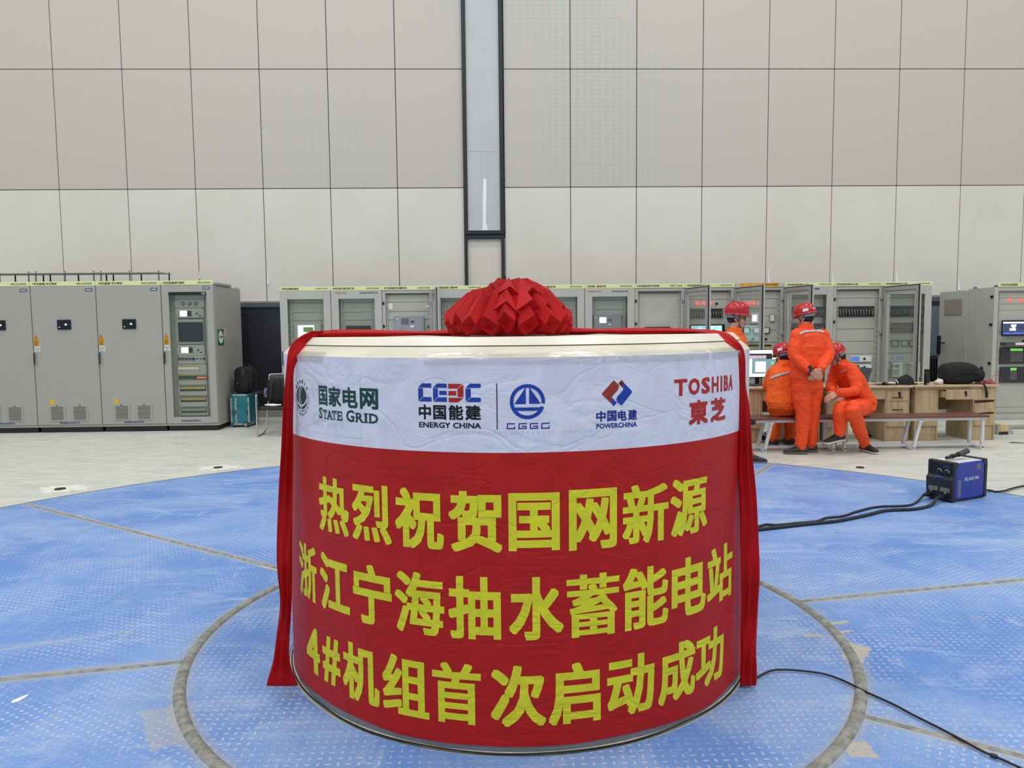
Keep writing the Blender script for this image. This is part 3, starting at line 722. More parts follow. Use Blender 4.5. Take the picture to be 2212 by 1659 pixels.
def bxp(name, par, mat, x0, y0, z0, x1, y1, z1, bev=.002, label=None, smooth=None):
    return part(name, MB().box(x0, y0, z0, x1, y1, z1, bev), mat, par, smooth, label)
def txt(par, body, mat, x0, x1, z0, z1, Y, off=.02, name='lettering', h=None):
    mb = MB(); put_text(mb, body, flat(Y), x0, z0, x1, z1, off, 1); return mb.build(name, mat, par)
def header(par, x0, x1, z0, z1, Y, a, b, mat=None):
    hs = bxp('header_sign', par, mat or HDR, x0+.003, Y-.012, z0, x1-.003, Y+.01, z1, .002)
    h = (z1-z0)*.56; zc = (z0+z1)/2; w = (x1-x0)
    if a: txt(hs, a, INK, x0+.04*w, x0+.04*w+min(.45*w, h*.98*len(a)), zc-h/2, zc+h/2, Y-.0135, .02)
    if b: txt(hs, b, INK, x1-.05*w-.25*w*(w if w > .9 else 1), x1-.05*w, zc-h*.36, zc+h*.36, Y-.0135, .02)
    return hs
YF, YB = 11.71, 12.93
ZT = 2.293
def warn(par, x, Y):
    mb = MB(); zz = 1.458
    mb.prism([(x, Y, zz), (x+.078, Y, zz), (x+.039, Y, zz+.092)], (0, -.002, 0)); mb.box(x, Y-.002, zz-.094, x+.078, Y, zz)
    w = part('warning_sign', mb, YEL, par)
    mb = MB(); mb.prism([(x+.008, Y-.0022, zz+.006), (x+.070, Y-.0022, zz+.006), (x+.039, Y-.0022, zz+.08)], (0, -.0006, 0)); part('triangle_edge', mb, BK, w)
    mb = MB(); mb.prism([(x+.015, Y-.003, zz+.010), (x+.063, Y-.003, zz+.010), (x+.039, Y-.003, zz+.069)], (0, -.0006, 0)); part('triangle_field', mb, YEL, w)
    mb = MB(); mb.poly([(x+.041, Y-.0045, zz+.055), (x+.031, Y-.0045, zz+.034), (x+.039, Y-.0045, zz+.034), (x+.035, Y-.0045, zz+.014), (x+.047, Y-.0045, zz+.04), (x+.04, Y-.0045, zz+.04)])
    part('warning_bolt', mb, BK, w); mb = MB()
    for k in range(5): mb.box(x+.012, Y-.0028, zz-.02-k*.015, x+.066, Y-.0018, zz-.014-k*.015)
    part('warning_lettering', mb, BK, w)
    l = bxp('info_label', par, WH, x+.008, Y-.002, zz-.178, x+.09, Y, zz-.098, 0)
    mb = MB()
    for k in range(4): mb.box(x+.014, Y-.003, zz-.118-k*.013, x+.084, Y-.002, zz-.113-k*.013)
    mb.box(x+.04, Y-.003, zz-.172, x+.056, Y-.002, zz-.162); part('label_print', mb, GRI, l)
def handle(par, x, Y, z0=1.07, z1=1.24, mat=None):
    bxp('handle_plate', par, ALU, x-.004, Y-.006, z0-.02, x+.026, Y, z1+.045, .003)
    mb = MB(); mb.tube([(x+.011, Y-.012, z1+.012), (x+.011, Y-.028, z1), (x+.013, Y-.034, (z0+z1)/2), (x+.011, Y-.028, z0)], [.008, .012, .011, .009], 8); part('handle', mb, mat or BK, par, 60)
def vent(par, x0, x1, z0, z1, Y):
    v = bxp('vent_grille', par, GYL, x0, Y-.012, z0, x1, Y, z1, .008)
    mb = MB(); n = 11; a, c = z0+.03, z1-.035
    for k in range(n):
        z = a+(c-a)*k/(n-1); mb.box(x0+.026, Y-.0132, z-.0038, x1-.026, Y-.0115, z+.0038)
    part('louvre_gaps', mb, BK, v)
    mb = MB().box((x0+x1)/2-.02, Y-.015, z1-.016, (x0+x1)/2+.02, Y-.012, z1-.006, .002); part('vent_catch', mb, BK2, v)
def plinth(par, x0, x1, yb, Y=YF, top=.112):
    bxp('plinth', par, PLB, x0+.02, Y+.02, .0005, x1-.02, yb-.02, .082, .004)
    bxp('sill', par, GY, x0+.001, Y+.004, .082, x1-.001, yb, top-.001, .003)
def canopy(par, x0, x1):
    c = bxp('roof_canopy', par, GY, x0+.02, 11.74, 2.494, x1-.01, 12.16, 2.505, .002)
    for yy in (11.76, 12.14):
        for k in range(3):
            xx = x0+.06+(x1-x0-.11)*k/2; mb = MB().tube([(xx, yy, 2.292), (xx, yy, 2.525)], .011, 8); part('canopy_post', mb, GRI if yy < 12 else BK2, c)
PL = ['tall grey power cabinet at the left end of the row, cut by the picture edge', 'tall grey power cabinet, second from the left, with a small black display', 'tall grey power cabinet standing directly left of the glass fronted regulator cabinet']
for i, x0 in enumerate((-8.145, -7.145, -6.145)):
    x1 = x0+1.0; c = empty('power_cabinet', (x0+.5, (YF+YB)/2, 0), 0, PL[i], 'electrical cabinet', 'grey power cabinets with vents')
    bxp('body', c, GYL, x0+.0015, YF, .112, x1-.0015, YB, ZT, .004); plinth(c, x0, x1, YB)
    d = bxp('door', c, GYL, x0+.006, YF-.022, .122, x1-.006, YF, ZT-.005, .004)
    Y = YF-.022
    header(c, x0, x1, ZT+.001, 2.362, YF-.006, '4号机励磁%d号功率柜' % (3-i), '=4MLC20GH00%d' % (3-i))
    bd = bxp('badge', d, NAV, x0+.844, Y-.003, 2.207, x0+.951, Y, 2.253, .003); txt(bd, 'NARI', WH, x0+.857, x0+.938, 2.218, 2.243, Y-.0042, .03)
    ds = bxp('display', d, BK2, x0+.393, Y-.02, 1.618, x0+.601, Y, 1.771, .006)
    bxp('display_screen', ds, SCD, x0+.412, Y-.022, 1.645, x0+.582, Y-.0195, 1.757, 0)
    txt(ds, '0A', SCW, x0+.515, x0+.55, 1.682, 1.712, Y-.0235, .03, 'readout'); mb = MB().box(x0+.422, Y-.0235, 1.651, x0+.438, Y-.022, 1.659); part('status_light', mb, SCW, ds)
    warn(d, x0+.012, Y); handle(d, x0+.012, Y)
    vent(d, x0+.195, x0+.44, .182, .44, Y); vent(d, x0+.543, x0+.789, .182, .44, Y)
    bxp('yellow_sticker', d, YL2, x0+.204, Y-.0015, .446, x0+.268, Y, .525, 0)
    txt(d, '国电南瑞科技股份有限公司', BLI, x0+.345, x0+.647, .138, .17, Y-.0012, .02, 'maker_lettering')
    canopy(c, x0, x1)
# --- glass fronted regulator cabinet
def shell(par, x0, x1, y0, y1, z0, z1, mat, th=.03):
    mb = MB(); mb.box(x0, y0, z0, x0+th, y1, z1, .003); mb.box(x1-th, y0, z0, x1, y1, z1, .003)
    mb.box(x0+th, y1-.02, z0, x1-th, y1, z1); mb.box(x0+th, y0, z1-.04, x1-th, y1-.02, z1); mb.box(x0+th, y0, z0, x1-th, y1-.02, z0+.05)
    return part('body', mb, mat, par)
def frame4(x0, x1, z0, z1, a0, a1, b0, b1, y0, y1):
    mb = MB(); mb.box(x0, y0, z0, a0, y1, z1, .003); mb.box(a1, y0, z0, x1, y1, z1, .003); mb.box(a0, y0, z0, a1, y1, b0, .003); mb.box(a0, y0, b1, a1, y1, z1, .003); return mb
x0, x1 = -5.143, -4.335
c = empty('regulator_cabinet', ((x0+x1)/2, (YF+YB)/2, 0), 0, 'tall grey cabinet with full height glass door, right end of the power cabinets', 'electrical cabinet')
shell(c, x0, x1, YF, YB, .112, ZT, GYL); plinth(c, x0, x1, YB); header(c, x0, x1, ZT+.001, 2.362, YF-.006, '4号机励磁调节器柜', '=4MLC30GH001')
d = part('door', frame4(x0+.006, x1-.006, .122, ZT-.005, x0+.115, x0+.698, .222, 2.184, YF-.022, YF), GYL, c); Y = YF-.022
bxp('window_glass', d, DGL, x0+.116, Y+.006, .224, x0+.697, Y+.010, 2.182, 0)
bb = bxp('black_band', d, BK, x0+.116, Y+.002, 2.135, x0+.697, Y+.006, 2.182, 0); txt(bb, 'CE', WH, x0+.625, x0+.677, 2.142, 2.174, Y+.001, .01)
bd = bxp('badge', d, NAV, x1-.16, Y-.003, 2.222, x1-.053, Y, 2.266, .003); txt(bd, 'NARI', WH, x1-.148, x1-.066, 2.232, 2.256, Y-.0042, .03)
warn(d, x0+.012, Y); handle(d, x0+.012, Y); txt(d, '国电南瑞科技股份有限公司', BLI, x0+.235, x0+.53, .148, .178, Y-.0012, .02, 'maker_lettering')
YI = YF+.10
bxp('rack_back', c, GIN, x0+.035, YI+.03, .17, x1-.035, YI+.04, 2.25, 0)
mb = MB()
for xx in (x0+.175, x0+.655): mb.box(xx-.02, YI-.006, .2, xx+.02, YI+.03, 2.22)
part('rack_post', mb, GIN, c)
L = lambda x, y: (x/3.95, 560+y/3.95)
def item(par, name, mat, xa, ya, xb, yb, Y, d=.012, bev=.003, label=None):
    a, b_ = pt(*L(xa, ya), Y), pt(*L(xb, yb), Y); x0_, x1_ = sorted((a.x, b_.x)); z0_, z1_ = sorted((a.z, b_.z))
    return bxp(name, par, mat, x0_, Y-d, z0_, x1_, Y, z1_, bev, label)
def screws(mb, Y, pts):
    for x, z in pts: mb.disc((x, Y, z), .006, (0, -1, 0), .004, 8)
rows = [(1487, 300, 1747, 340), (1487, 345, 1748, 412), (1500, 418, 1745, 498), (1506, 515, 1748, 722), (1512, 732, 1752, 822), (1514, 826, 1763, 890), (1516, 897, 1766, 985), (1520, 990, 1768, 1028), (1524, 1034, 1772, 1068), (1526, 1072, 1774, 1160), (1530, 1166, 1778, 1256), (1534, 1260, 1782, 1332)]
fp = []
sm = MB()
for r in rows:
    o = item(c, 'face_plate', GIN, *r, YI-.006); fp.append(o)
    a, b_ = pt(*L(r[0], r[1]), YI), pt(*L(r[2], r[3]), YI)
    screws(sm, YI-.018, [(a.x+.01, a.z-.015), (a.x+.01, b_.z+.015), (b_.x-.01, a.z-.015), (b_.x-.01, b_.z+.015)])
part('rack_screws', sm, BK2, c)
YP = YI-.018
def gauge(par, px, py, r, Y, face=None, name='dial_gauge'):
    p = pt(*L(px, py), Y); mb = MB().disc(p, r, (0, -1, 0), .018, 20); g = part(name, mb, BK2, par)
    if face: part('dial_face', MB().disc(p-Vector((0, .018, 0)), r*.7, (0, -1, 0), .002, 16), face, g)
for px in (1561, 1617, 1672): gauge(fp[1], px, 380, .027, YP, MGR)
for k, (dy) in enumerate((0, 312)):
    o = fp[2 if k == 0 else 4]; s_ = k*12
    item(o, 'device_screen', SCW, 1535+s_, 440+dy, 1597+s_, 487+dy, YP, .004, 0); item(o, 'device_panel', BK, 1598+s_, 440+dy, 1634+s_, 487+dy, YP, .004, 0)
    item(o, 'keypad', BK2, 1698+s_, 478+dy, 1714+s_, 488+dy, YP, .004, 0); gauge(o, 1680+s_, 463+dy, .012, YP, None, 'knob')
    mb = MB()
    for q in range(4):
        p = pt(*L(1524+s_, 446+dy+q*12), YP); mb.disc(p, .004, (0, -1, 0), .003, 6)
    part('status_lights', mb, GRI, o)
h = item(fp[3], 'touch_panel', BK2, 1521, 538, 1738, 703, YP, .02, .006); item(h, 'panel_screen', SCD, 1540, 556, 1722, 686, YP-.02, .002, 0)
for k, px in enumerate((1529, 1559, 1590, 1621, 1652)): gauge(fp[5], px, 850, .022, YP, (M('button_red', (150, 60, 60), .4), M('button_green', (70, 120, 110), .4), M('button_red', (150, 60, 60), .4), M('button_green', (70, 120, 110), .4), BK)[k], 'push_button')
for px, r in ((1684, .011), (1712, .011), (1743, .018)): gauge(fp[5], px, 849, r, YP, None, 'rotary_switch')
item(fp[6], 'terminal_strip', OCH, 1521, 906, 1700, 920, YP, .01, 0); item(fp[6], 'breaker_row', WH, 1521, 922, 1700, 940, YP, .014, 0)
item(fp[7], 'relay_row', M('relay_dark_green', (34, 52, 46), .5, var=.4, vs=70), 1526, 996, 1766, 1021, YP, .012, 0)
mb = MB()
for k in range(6):
    p = pt(*L(1688+k*13.5, 1009), YP-.013); mb.box(p.x-.007, p.y-.003, p.z-.012, p.x+.007, p.y, p.z+.012)
part('lit_relays', mb, M('relay_amber_lit', (255, 110, 60), .4, emit=1.3, var=.3, vs=60), fp[7]); item(fp[7], 'terminal_strip', OCH, 1524, 980, 1670, 990, YP-.001, .006, 0)
for k in range(3):
    a = (1536+k*4, 1075+k*93, 1761+k*4, 1125+k*91)
    o = item(fp[9+k], 'recessed_window', M('recess_green_grey', (92, 98, 88), .5), *a, YP, .003, 0)
    item(o, 'breaker_strip', OCH if k < 2 else MGR, a[0]+10, a[1]+14, a[2]-8, a[1]+32, YP-.003, .012, 0); item(o, 'breaker_bar', BK2, a[0]+4, a[1]+35, a[2]-4, a[1]+45, YP-.003, .006, 0)
# side panel sign
mb = MB().box(x1, 11.80, 1.345, x1+.004, 12.06, 1.60); sgn = part('green_sign', mb, GRN, c)
mb = MB().tube([(x1+.0035, 11.93, 1.475), (x1+.0055, 11.93, 1.475)], .1, 24); part('sign_disc', mb, WH, sgn)
mb = MB(); put_text(mb, '禁止合闸', lambda x, z: Vector((x1+.0065, x, z)), 11.86, 1.455, 12.0, 1.5, .02, 1); part('sign_lettering', mb, BK, sgn)
mb = MB().tube(spline([(x1+.012, 11.82, 1.60), (x1+.02, 11.94, 1.55), (x1+.014, 12.02, 1.50), (x1+.02, 12.09, 1.55), (x1+.012, 12.10, 1.61)]), .003, 5); part('sign_string', mb, WH, sgn)
mb = MB().box(x0+.1, YF+.06, ZT+.0, x1+.03, YB-.5, ZT+.045, .01); part('roof_vent', mb, M('roof_vent_grey', (150, 152, 150), .6, var=.25, vs=150, stretch=(1, .02, 1)), c)
mb = MB()
for yy in (YB-.06,): mb.lathe([(.018, 0), (.026, .008), (.026, .03), (.018, .04), (.012, .03), (.012, .01), (.018, 0)], 14, (0, 0, 0), False, Matrix.Translation((x1-.04, yy, ZT)) @ Matrix.Rotation(R_(90), 4, 'X') )
part('lifting_eye', mb, CHR, c)

# ------------------------------------------------------------------ the long row of protection and control cabinets
HX = [-3.3144+.8*k for k in range(14)]
HT = [('4号机故障录波柜', '=4CEJ10GH001'), ('4号机保护通讯接口柜', '=4CHA10GH003'), ('4号主变励磁变非电量保护柜', '=4CHB10GH003'), ('4号主变励磁变第二套保护柜', '=4CHB10GH002'), ('4号主变励磁变第一套保护柜', '=4CHB10GH001'),
      ('4号机第二套保护柜', '=4CHA10GH002'), ('4号机第一套保护柜', '=4CHA10GH001'), ('4号机调速系统电气控制柜', '=4MFY11GH301'), ('4号机现地控制单元A1柜', '=4CJA50GH001'), (None, None), ('4号机现地控制单元A3柜', '=4CJA50GH003'), ('4号机现地控制单元A4柜', '=4CJA50GH004'), ('4号机现地控制单元A5柜', '=4CJA50GH005')]
CL = ['grey cabinet with a bright white screen behind glass, nearest the black chair', 'grey cabinet with a black monitor behind its glass door', 'open grey cabinet with a blue grey relay unit and paper notes inside', 'closed grey cabinet with rows of small relays just left of the silk flower', 'grey cabinet hidden for the most part behind the silk flower ball',
      'closed grey cabinet with rows of small relays just right of the silk flower', 'grey cabinet with a small pale lit relay display behind glass', 'open grey cabinet with a plain inner plate and a slim blue screen', 'open grey cabinet with red lamps, just left of the worker seen in profile', 'open grey cabinet with orange tape on its header, behind the worker in profile',
      'closed grey cabinet behind the worker with clasped hands', 'open grey cabinet with one long black module rack and two small blue lit devices', 'grey cabinet at the right end of the row, seen through an open glass door']
OPEN = {2: 80.5, 7: 78, 8: 77, 9: 82, 11: 79.5}
YR = 12.31; ZC = 2.186
CABS = []
for k in range(13):
    x0, x1 = HX[k]+.001, HX[k+1]-.001
    c = empty('control_cabinet', ((x0+x1)/2, (YF+YR)/2, 0), 0, CL[k], 'electrical cabinet', 'long row of grey control cabinets'); CABS.append(c)
    shell(c, x0, x1, YF, YR, .112, ZC, GY); plinth(c, x0, x1, YR)
    if k != 9: header(c, x0, x1, ZC+.001, 2.249, YF-.006, *HT[k])
    else:
        hs = bxp('header_sign', c, GY, x0+.003, YF-.018, ZC+.001, x1-.003, YF+.004, 2.249, .002)
        tp = part('orange_tape', MB().box(x0+.09, YF-.0195, ZC+.002, x1-.09, YF-.018, 2.25), ORG, hs); txt(tp, '4CJA50GH002', INK, x0+.42, x0+.69, ZC+.014, 2.238, YF-.021, .02)
    ins = YF+.07 if k in OPEN else YF+.09
    bxp('rack_back', c, GIN, x0+.032, ins+.03, .17, x1-.032, ins+.04, ZC-.05, 0)
    mb = MB()
    for xx in ((x0+.06, x1-.06) if k in OPEN else (x0+.15, x1-.15)): mb.box(xx-.022, ins-.012, .18, xx+.022, ins+.03, ZC-.06)
    part('rack_post', mb, GIN, c)
    sm = MB()
    for z in [.3+.089*q for q in range(20)]:
        for xx in ((x0+.06, x1-.06) if k in OPEN else (x0+.15, x1-.15)): sm.disc((xx, ins-.012, z), .006, (0, -1, 0), .004, 6)
    part('rack_screws', sm, BK2, c)
    dm = frame4(x0+.004, x1-.004, .122, ZC-.004, x0+.12, x1-.115, .28, 2.055, YF-.022, YF)
    gm = MB().box(x0+.121, YF-.014, .282, x1-.116, YF-.011, 2.053)
    hm = MB().box(x0+.02, YF-.045, 1.02, x0+.052, YF-.022, 1.24, .006)
    em = MB()
    if k in OPEN:
        # inner face: stiffener frame, seal
        sf = frame4(x0+.03, x1-.03, .15, ZC-.03, x0+.075, x1-.075, .2, 2.10, YF, YF+.022)
        sl = frame4(x0+.014, x1-.014, .135, ZC-.014, x0+.03, x1-.03, .15, ZC-.03, YF, YF+.012)
        T_ = Matrix.Translation((x1-.002, YF-.03, 0)) @ Matrix.Rotation(R_(180-OPEN[k]), 4, 'Z') @ Matrix.Translation((-x1, -YF, 0))
        for q in (dm, gm, hm, sf, sl): q.bm.transform(T_)
        d = part('door', dm, GY, c); part('window_glass', gm, DGL, d); part('handle', hm, BK, d); part('stiffener_frame', sf, ALU, d); part('door_seal', sl, RUB, d)
        mb = MB()
        for z in (2.0, 1.45, .4): mb.box(x1-.045, YF-.05, z-.03, x1-.005, YF-.002, z+.03, .006)
        part('hinge', mb, ALU, c)
        mb = MB()
        for z in (1.98, 1.62): mb.box(x0+.006, YF-.02, z-.022, x0+.035, YF+.0, z+.022, .004)
        part('door_catch', mb, BK, c)
        fr = frame4(x0+.002, x1-.002, .115, ZC-.002, x0+.05, x1-.05, .17, ZC-.05, YF-.004, YF+.03); part('front_frame', fr, GY, c)
    else:
        d = part('door', dm, GY, c); part('window_glass', gm, DGL, d); part('handle', hm, BK, d)
    c['ins'] = ins
def at2(k, off): return CABS[k]['ins']+off
def it(k, name, mat, xa, ya, xb, yb, d=.012, bev=.003, par=None, dy=0, label=None):
    """an item on the rack of cabinet k from its outline in the photograph"""
    Y = CABS[k]['ins']+dy; a, b_ = pt(xa, ya, Y), pt(xb, yb, Y)
    return bxp(name, par or CABS[k], mat, a.x, Y-d, b_.z, b_.x, Y, a.z, bev, label)
def dot(k, name, mat, px, py, r, d=.012, par=None, dy=0, n=14):
    Y = CABS[k]['ins']+dy; return part(name, MB().disc(pt(px, py, Y), r, (0, -1, 0), d, n), mat, par or CABS[k], 40)
def plates(k, zs, mat=None):
    x0, x1 = HX[k]+(.085 if k in OPEN else .175), HX[k+1]-(.085 if k in OPEN else .175); Y = CABS[k]['ins']
    for z0_, z1_ in zip(zs, zs[1:]): bxp('face_plate', CABS[k], mat or GIN, x0, Y-.01, z1_+.003, x1, Y+.002, z0_-.003, .002)
STD = [2.12, 2.0, 1.85, 1.72, 1.5, 1.3, 1.1, .9, .7, .5, .25]
for k in range(13): plates(k, STD if k != 7 else [2.1, .25])
f = -.010
# white screen recorder
o = it(0, 'recorder', GIN, 637, 699, 695, 732, .03, .004, dy=f); s_ = it(0, 'recorder_screen', SCW, 643.5, 703, 679, 728.5, .004, 0, o, dy=f-.03)
it(0, 'waveform', M('ui_green', (84, 120, 62), .3, emit=.6, var=.4, vs=80), 655, 707, 677, 716.5, .002, 0, s_, dy=f-.034); it(0, 'waveform', M('ui_green', (84, 120, 62)), 659, 713, 677, 717.5, .003, 0, s_, dy=f-.034)
o = it(1, 'monitor', BK2, 749, 704, 801.5, 740, .05, .004, dy=f); it(1, 'monitor_screen', SCD, 751, 706, 799.5, 738, .003, 0, o, dy=f-.05)
ZL = lambda y: pt(768, y, YF-.024).z
txt(CABS[1], 'PPC697-T02', RED, *[pt(q, 632, YF-.024).x for q in (724.5, 748)], ZL(634.5), ZL(631), YF-.024, .02, 'door_lettering')
txt(CABS[1], '机组保护通讯接口柜', GRI, *[pt(q, 632, YF-.024).x for q in (777, 816)], ZL(634.5), ZL(630.5), YF-.024, .02, 'door_lettering')
o = it(2, 'relay_unit', PRP, 852, 683, 917, 730, .05, .004, dy=f); it(2, 'unit_screen', M('lcd_grey', (96, 104, 104), .3), 866.5, 688, 882.5, 700.5, .003, 0, o, dy=f-.05)
it(2, 'keypad', GRI, 887, 692, 895, 698, .003, 0, o, dy=f-.05); it(2, 'unit_label', WH, 886, 703, 894.5, 707, .003, 0, o, dy=f-.05); dot(2, 'status_light', LGR, 858, 689, .008, .004, o, f-.05)
it(2, 'paper_note', WH, 838.5, 655, 848.5, 668.5, .003, 0, dy=-.014); it(2, 'paper_note', WH, 920, 659.5, 928, 663.5, .003, 0, dy=-.014); it(2, 'paper_note', OCH, 920, 706, 930, 711.5, .003, 0, dy=-.014); dot(2, 'green_sticker', GRN, 925, 706, .018, .004, None, -.018)
def relays(k, xs, ys):
    for y in ys:
        for x in xs:
            o = it(k, 'relay', MGR, x-4.2, y-8, x+4.2, y+8, .03, .003, dy=f); dot(k, 'relay_light', WH, x, y-3, .006, .002, o, f-.03, 6); it(k, 'relay_tag', YL2, x-3, y+9, x+3, y+10, .002, 0, o, dy=f)
relays(3, (971.5, 985.5, 999, 1012), (664, 690)); relays(5, (1199, 1211.5, 1224.5), (666, 692)); relays(4, (1075, 1089, 1120), (664, 690))
o = it(6, 'relay_unit', PRP, 1281.5, 679.5, 1340.5, 720, .05, .004, dy=f); it(6, 'unit_screen', SCW, 1295, 685.5, 1309.5, 697.5, .003, 0, o, dy=f-.05); it(6, 'keypad', GRI, 1314, 689, 1322, 693.5, .003, 0, o, dy=f-.05); it(6, 'unit_label', WH, 1314, 699.5, 1320, 702.5, .003, 0, o, dy=f-.05); dot(6, 'status_light', LGR, 1286.5, 686, .009, .004, o, f-.05)
ZL = lambda y: pt(1312, y, YF-.024).z
txt(CABS[6], 'PRS956M-JS-32A', RED, *[pt(q, 630, YF-.024).x for q in (1269, 1299)], ZL(631.5), ZL(628), YF-.024, .02, 'door_lettering')
txt(CABS[6], '发电电动机保护A柜', GRI, *[pt(q, 630, YF-.024).x for q in (1321, 1357)], ZL(631.5), ZL(627.5), YF-.024, .02, 'door_lettering')
o = it(7, 'touch_screen', BK2, 1392, 706.5, 1446, 740, .05, .006, dy=f); it(7, 'panel_screen', SCB, 1396, 709.5, 1443, 738, .003, 0, o, dy=f-.05)
for x, y in ((1506, 655.5), (1520, 655.5), (1534, 655.5)): dot(8, 'red_lamp', LRED, x, y, .022, .025, None, f)
dot(8, 'selector_switch', BK2, 1547.5, 656, .018, .03, None, f)
def rack(k, xa, ya, xb, yb, n, name='plc_rack'):
    o = it(k, name, BK, xa, ya, xb, yb, .02, .003, dy=f); Y = CABS[k]['ins']+f-.02
    mb = MB(); 
    for q in range(n):
        a = pt(xa+(xb-xa)*(q+.12)/n, ya+(yb-ya)*.1, Y); b_ = pt(xa+(xb-xa)*(q+.88)/n, yb-(yb-ya)*random.choice((.1, .12, .3)), Y); mb.box(a.x, Y-.03, b_.z, b_.x, Y, a.z, .002)
    part('plc_modules', mb, M('plc_module', (46, 50, 52), .4, var=.25, vs=30), o)
    mb = MB()
    for q in range(n):
        a = pt(xa+(xb-xa)*(q+.3)/n, ya+(yb-ya)*.3, Y-.031); mb.tube(spline([a, a+Vector((.006, -.02, -.04)), a+Vector((.012, -.01, -.09))], 4), .004, 5)
    part('wiring', mb, MGR, o); return o
rack(8, 1492, 668, 1521.5, 687.5, 5); rack(8, 1533, 667.5, 1560.5, 686.5, 5)
o = it(8, 'monitor', BK2, 1489.5, 701, 1562.5, 742, .08, .006, dy=f); it(8, 'monitor_screen', SCT, 1493, 704, 1559, 738, .003, 0, o, dy=f-.08)
for x, y in ((1608.5, 655.5), (1617.5, 655), (1626, 655)): dot(9, 'red_lamp', LRED, x, y, .016, .025, None, f)
o = it(9, 'touch_screen', WH, 1621.5, 676.5, 1638.5, 698, .03, .004, dy=f); it(9, 'panel_screen', SCW, 1625.5, 680.5, 1635, 694, .003, 0, o, dy=f-.03)
o = it(9, 'controller', MGR, 1662, 679, 1673.5, 695, .03, .004, dy=f); it(9, 'controller_face', WH, 1664, 681, 1671.5, 693, .003, 0, o, dy=f-.03)
for x in (1612.5, 1634, 1655.5):
    o = it(9, 'meter', BK2, x-6.5, 707.5, x+6.5, 720.5, .03, .003, dy=f); it(9, 'meter_face', WH, x-5.2, 708.8, x+5.2, 719, .003, 0, o, dy=f-.03)
for x in (1611, 1626, 1654): dot(9, 'selector_switch', BK2, x, 732.5, .018, .03, None, f)
for xa, xb in ((1617, 1640), (1649, 1666)):
    o = it(9, 'warning_strip', YL2, xa, 744, xb, 751, .003, 0, dy=f); it(9, 'strip_print', BK, xa, 744.5, xb, 748.3, .002, 0, o, dy=f-.003)
rack(10, 1710, 662.5, 1735, 684, 5); rack(10, 1757, 663, 1781, 684, 5); rack(10, 1710, 698, 1735, 720, 5); rack(10, 1757, 699, 1781, 720, 5)
ZL = lambda y: pt(1762, y, YF-.024).z
txt(CABS[10], '远控装置', BLI, *[pt(q, 624, YF-.024).x for q in (1754.5, 1770.5)], ZL(626), ZL(621.5), YF-.024, .02, 'door_lettering')
rack(11, 1812, 662, 1887, 684, 12)
for k, (y, mt) in enumerate(((769.5, SCB), (787.5, GRI))):
    o = it(11, 'small_device', WH, 1838.5, y, 1879.5, y+11.5, .05, .003, dy=f); it(11, 'device_screen', mt, 1841, y+1.2, 1856, y+10, .003, 0, o, dy=f-.05); dot(11, 'knob', BK2, 1867, y+5.5, .018, .01, o, f-.05)
rack(12, 1924, 661, 1976, 684, 10); rack(12, 1924, 697, 1976, 719, 10)
rack(12, 1986, 661, 1994, 683, 2); rack(12, 1986, 697, 1994, 718, 2)
for x in (1933, 1954.5, 1972): o = it(12, 'meter', BK2, x-7, 734.5, x+7, 748.5, .03, .003, dy=f); it(12, 'meter_face', MGR, x-5.5, 736, x+5.5, 747, .003, 0, o, dy=f-.03)
for x in (1934.5, 1972.5):
    o = it(12, 'energy_meter', WH, x-10.5, 783, x+10.5, 814, .06, .006, dy=f); it(12, 'meter_window', MGR, x-7, 787, x+7, 794, .003, 0, o, dy=f-.06); it(12, 'meter_cover', GIN, x-8, 797, x+8, 811, .004, 0, o, dy=f-.06)
for c in CABS: del c['ins']
# --- cabinet at the right edge
x0, x1 = 8.117, 8.917; YR2 = 12.36
c = empty('monitoring_cabinet', (8.5, (YF+YR2)/2, 0), 0, 'open grey cabinet with red lamps and two black racks at the right edge', 'electrical cabinet')
shell(c, x0, x1, YF, YR2, .03, 2.155, GY); bxp('sill', c, GY, x0, YF-.005, .004, x1, YR2, .03, .003)
header(c, x0+.05, x1, 2.157, 2.222, YF-.006, '4号机状态监测柜', '')
fr = frame4(x0+.002, x1-.002, .033, 2.152, x0+.07, x1-.06, .09, 2.09, YF-.004, YF+.03); part('front_frame', fr, GY, c)
Y = YF+.06
bxp('rack_back', c, GIN, x0+.032, Y+.0, .08, x1-.032, Y+.01, 2.10, 0)
sm = MB()
for q in range(30): sm.disc((x0+.09, Y, .15+.064*q), .006, (0, -1, 0), .004, 6)
part('rack_screws', sm, BK2, c)
CABS.append(c); c['ins'] = Y
zz = [2.08, 1.98, 1.88, 1.78, 1.42, 1.3, .98, .78, .2, .1]
for a, b_ in zip(zz, zz[1:]): bxp('face_plate', c, GIN, x0+.115, Y-.01, b_+.003, x1-.06, Y+.002, a-.003, .002)
for x, y in ((2181, 649), (2204.5, 649)): dot(13, 'red_lamp', LRED, x, y, .022, .025, None, f)
o = it(13, 'monitor', BK2, 2163.5, 692, 2245, 724.5, .06, .006, dy=f); it(13, 'monitor_screen', M('screen_navy', (52, 64, 96), .2, emit=.6, var=.5, vs=24), 2166.5, 695, 2242, 721.5, .003, 0, o, dy=f-.06)
s_ = o
it(13, 'window_bar', SCW, 2167, 695.5, 2242, 698, .002, 0, o, dy=f-.063); it(13, 'dialog', SCW, 2184, 701, 2195, 706, .002, 0, o, dy=f-.063); it(13, 'dialog', SCW, 2187, 706, 2192, 712, .002, 0, o, dy=f-.063); it(13, 'dialog', SCW, 2181, 709.5, 2194, 714, .002, 0, o, dy=f-.0632); it(13, 'task_bar', SCB, 2167, 719, 2242, 721.5, .002, 0, o, dy=f-.063)
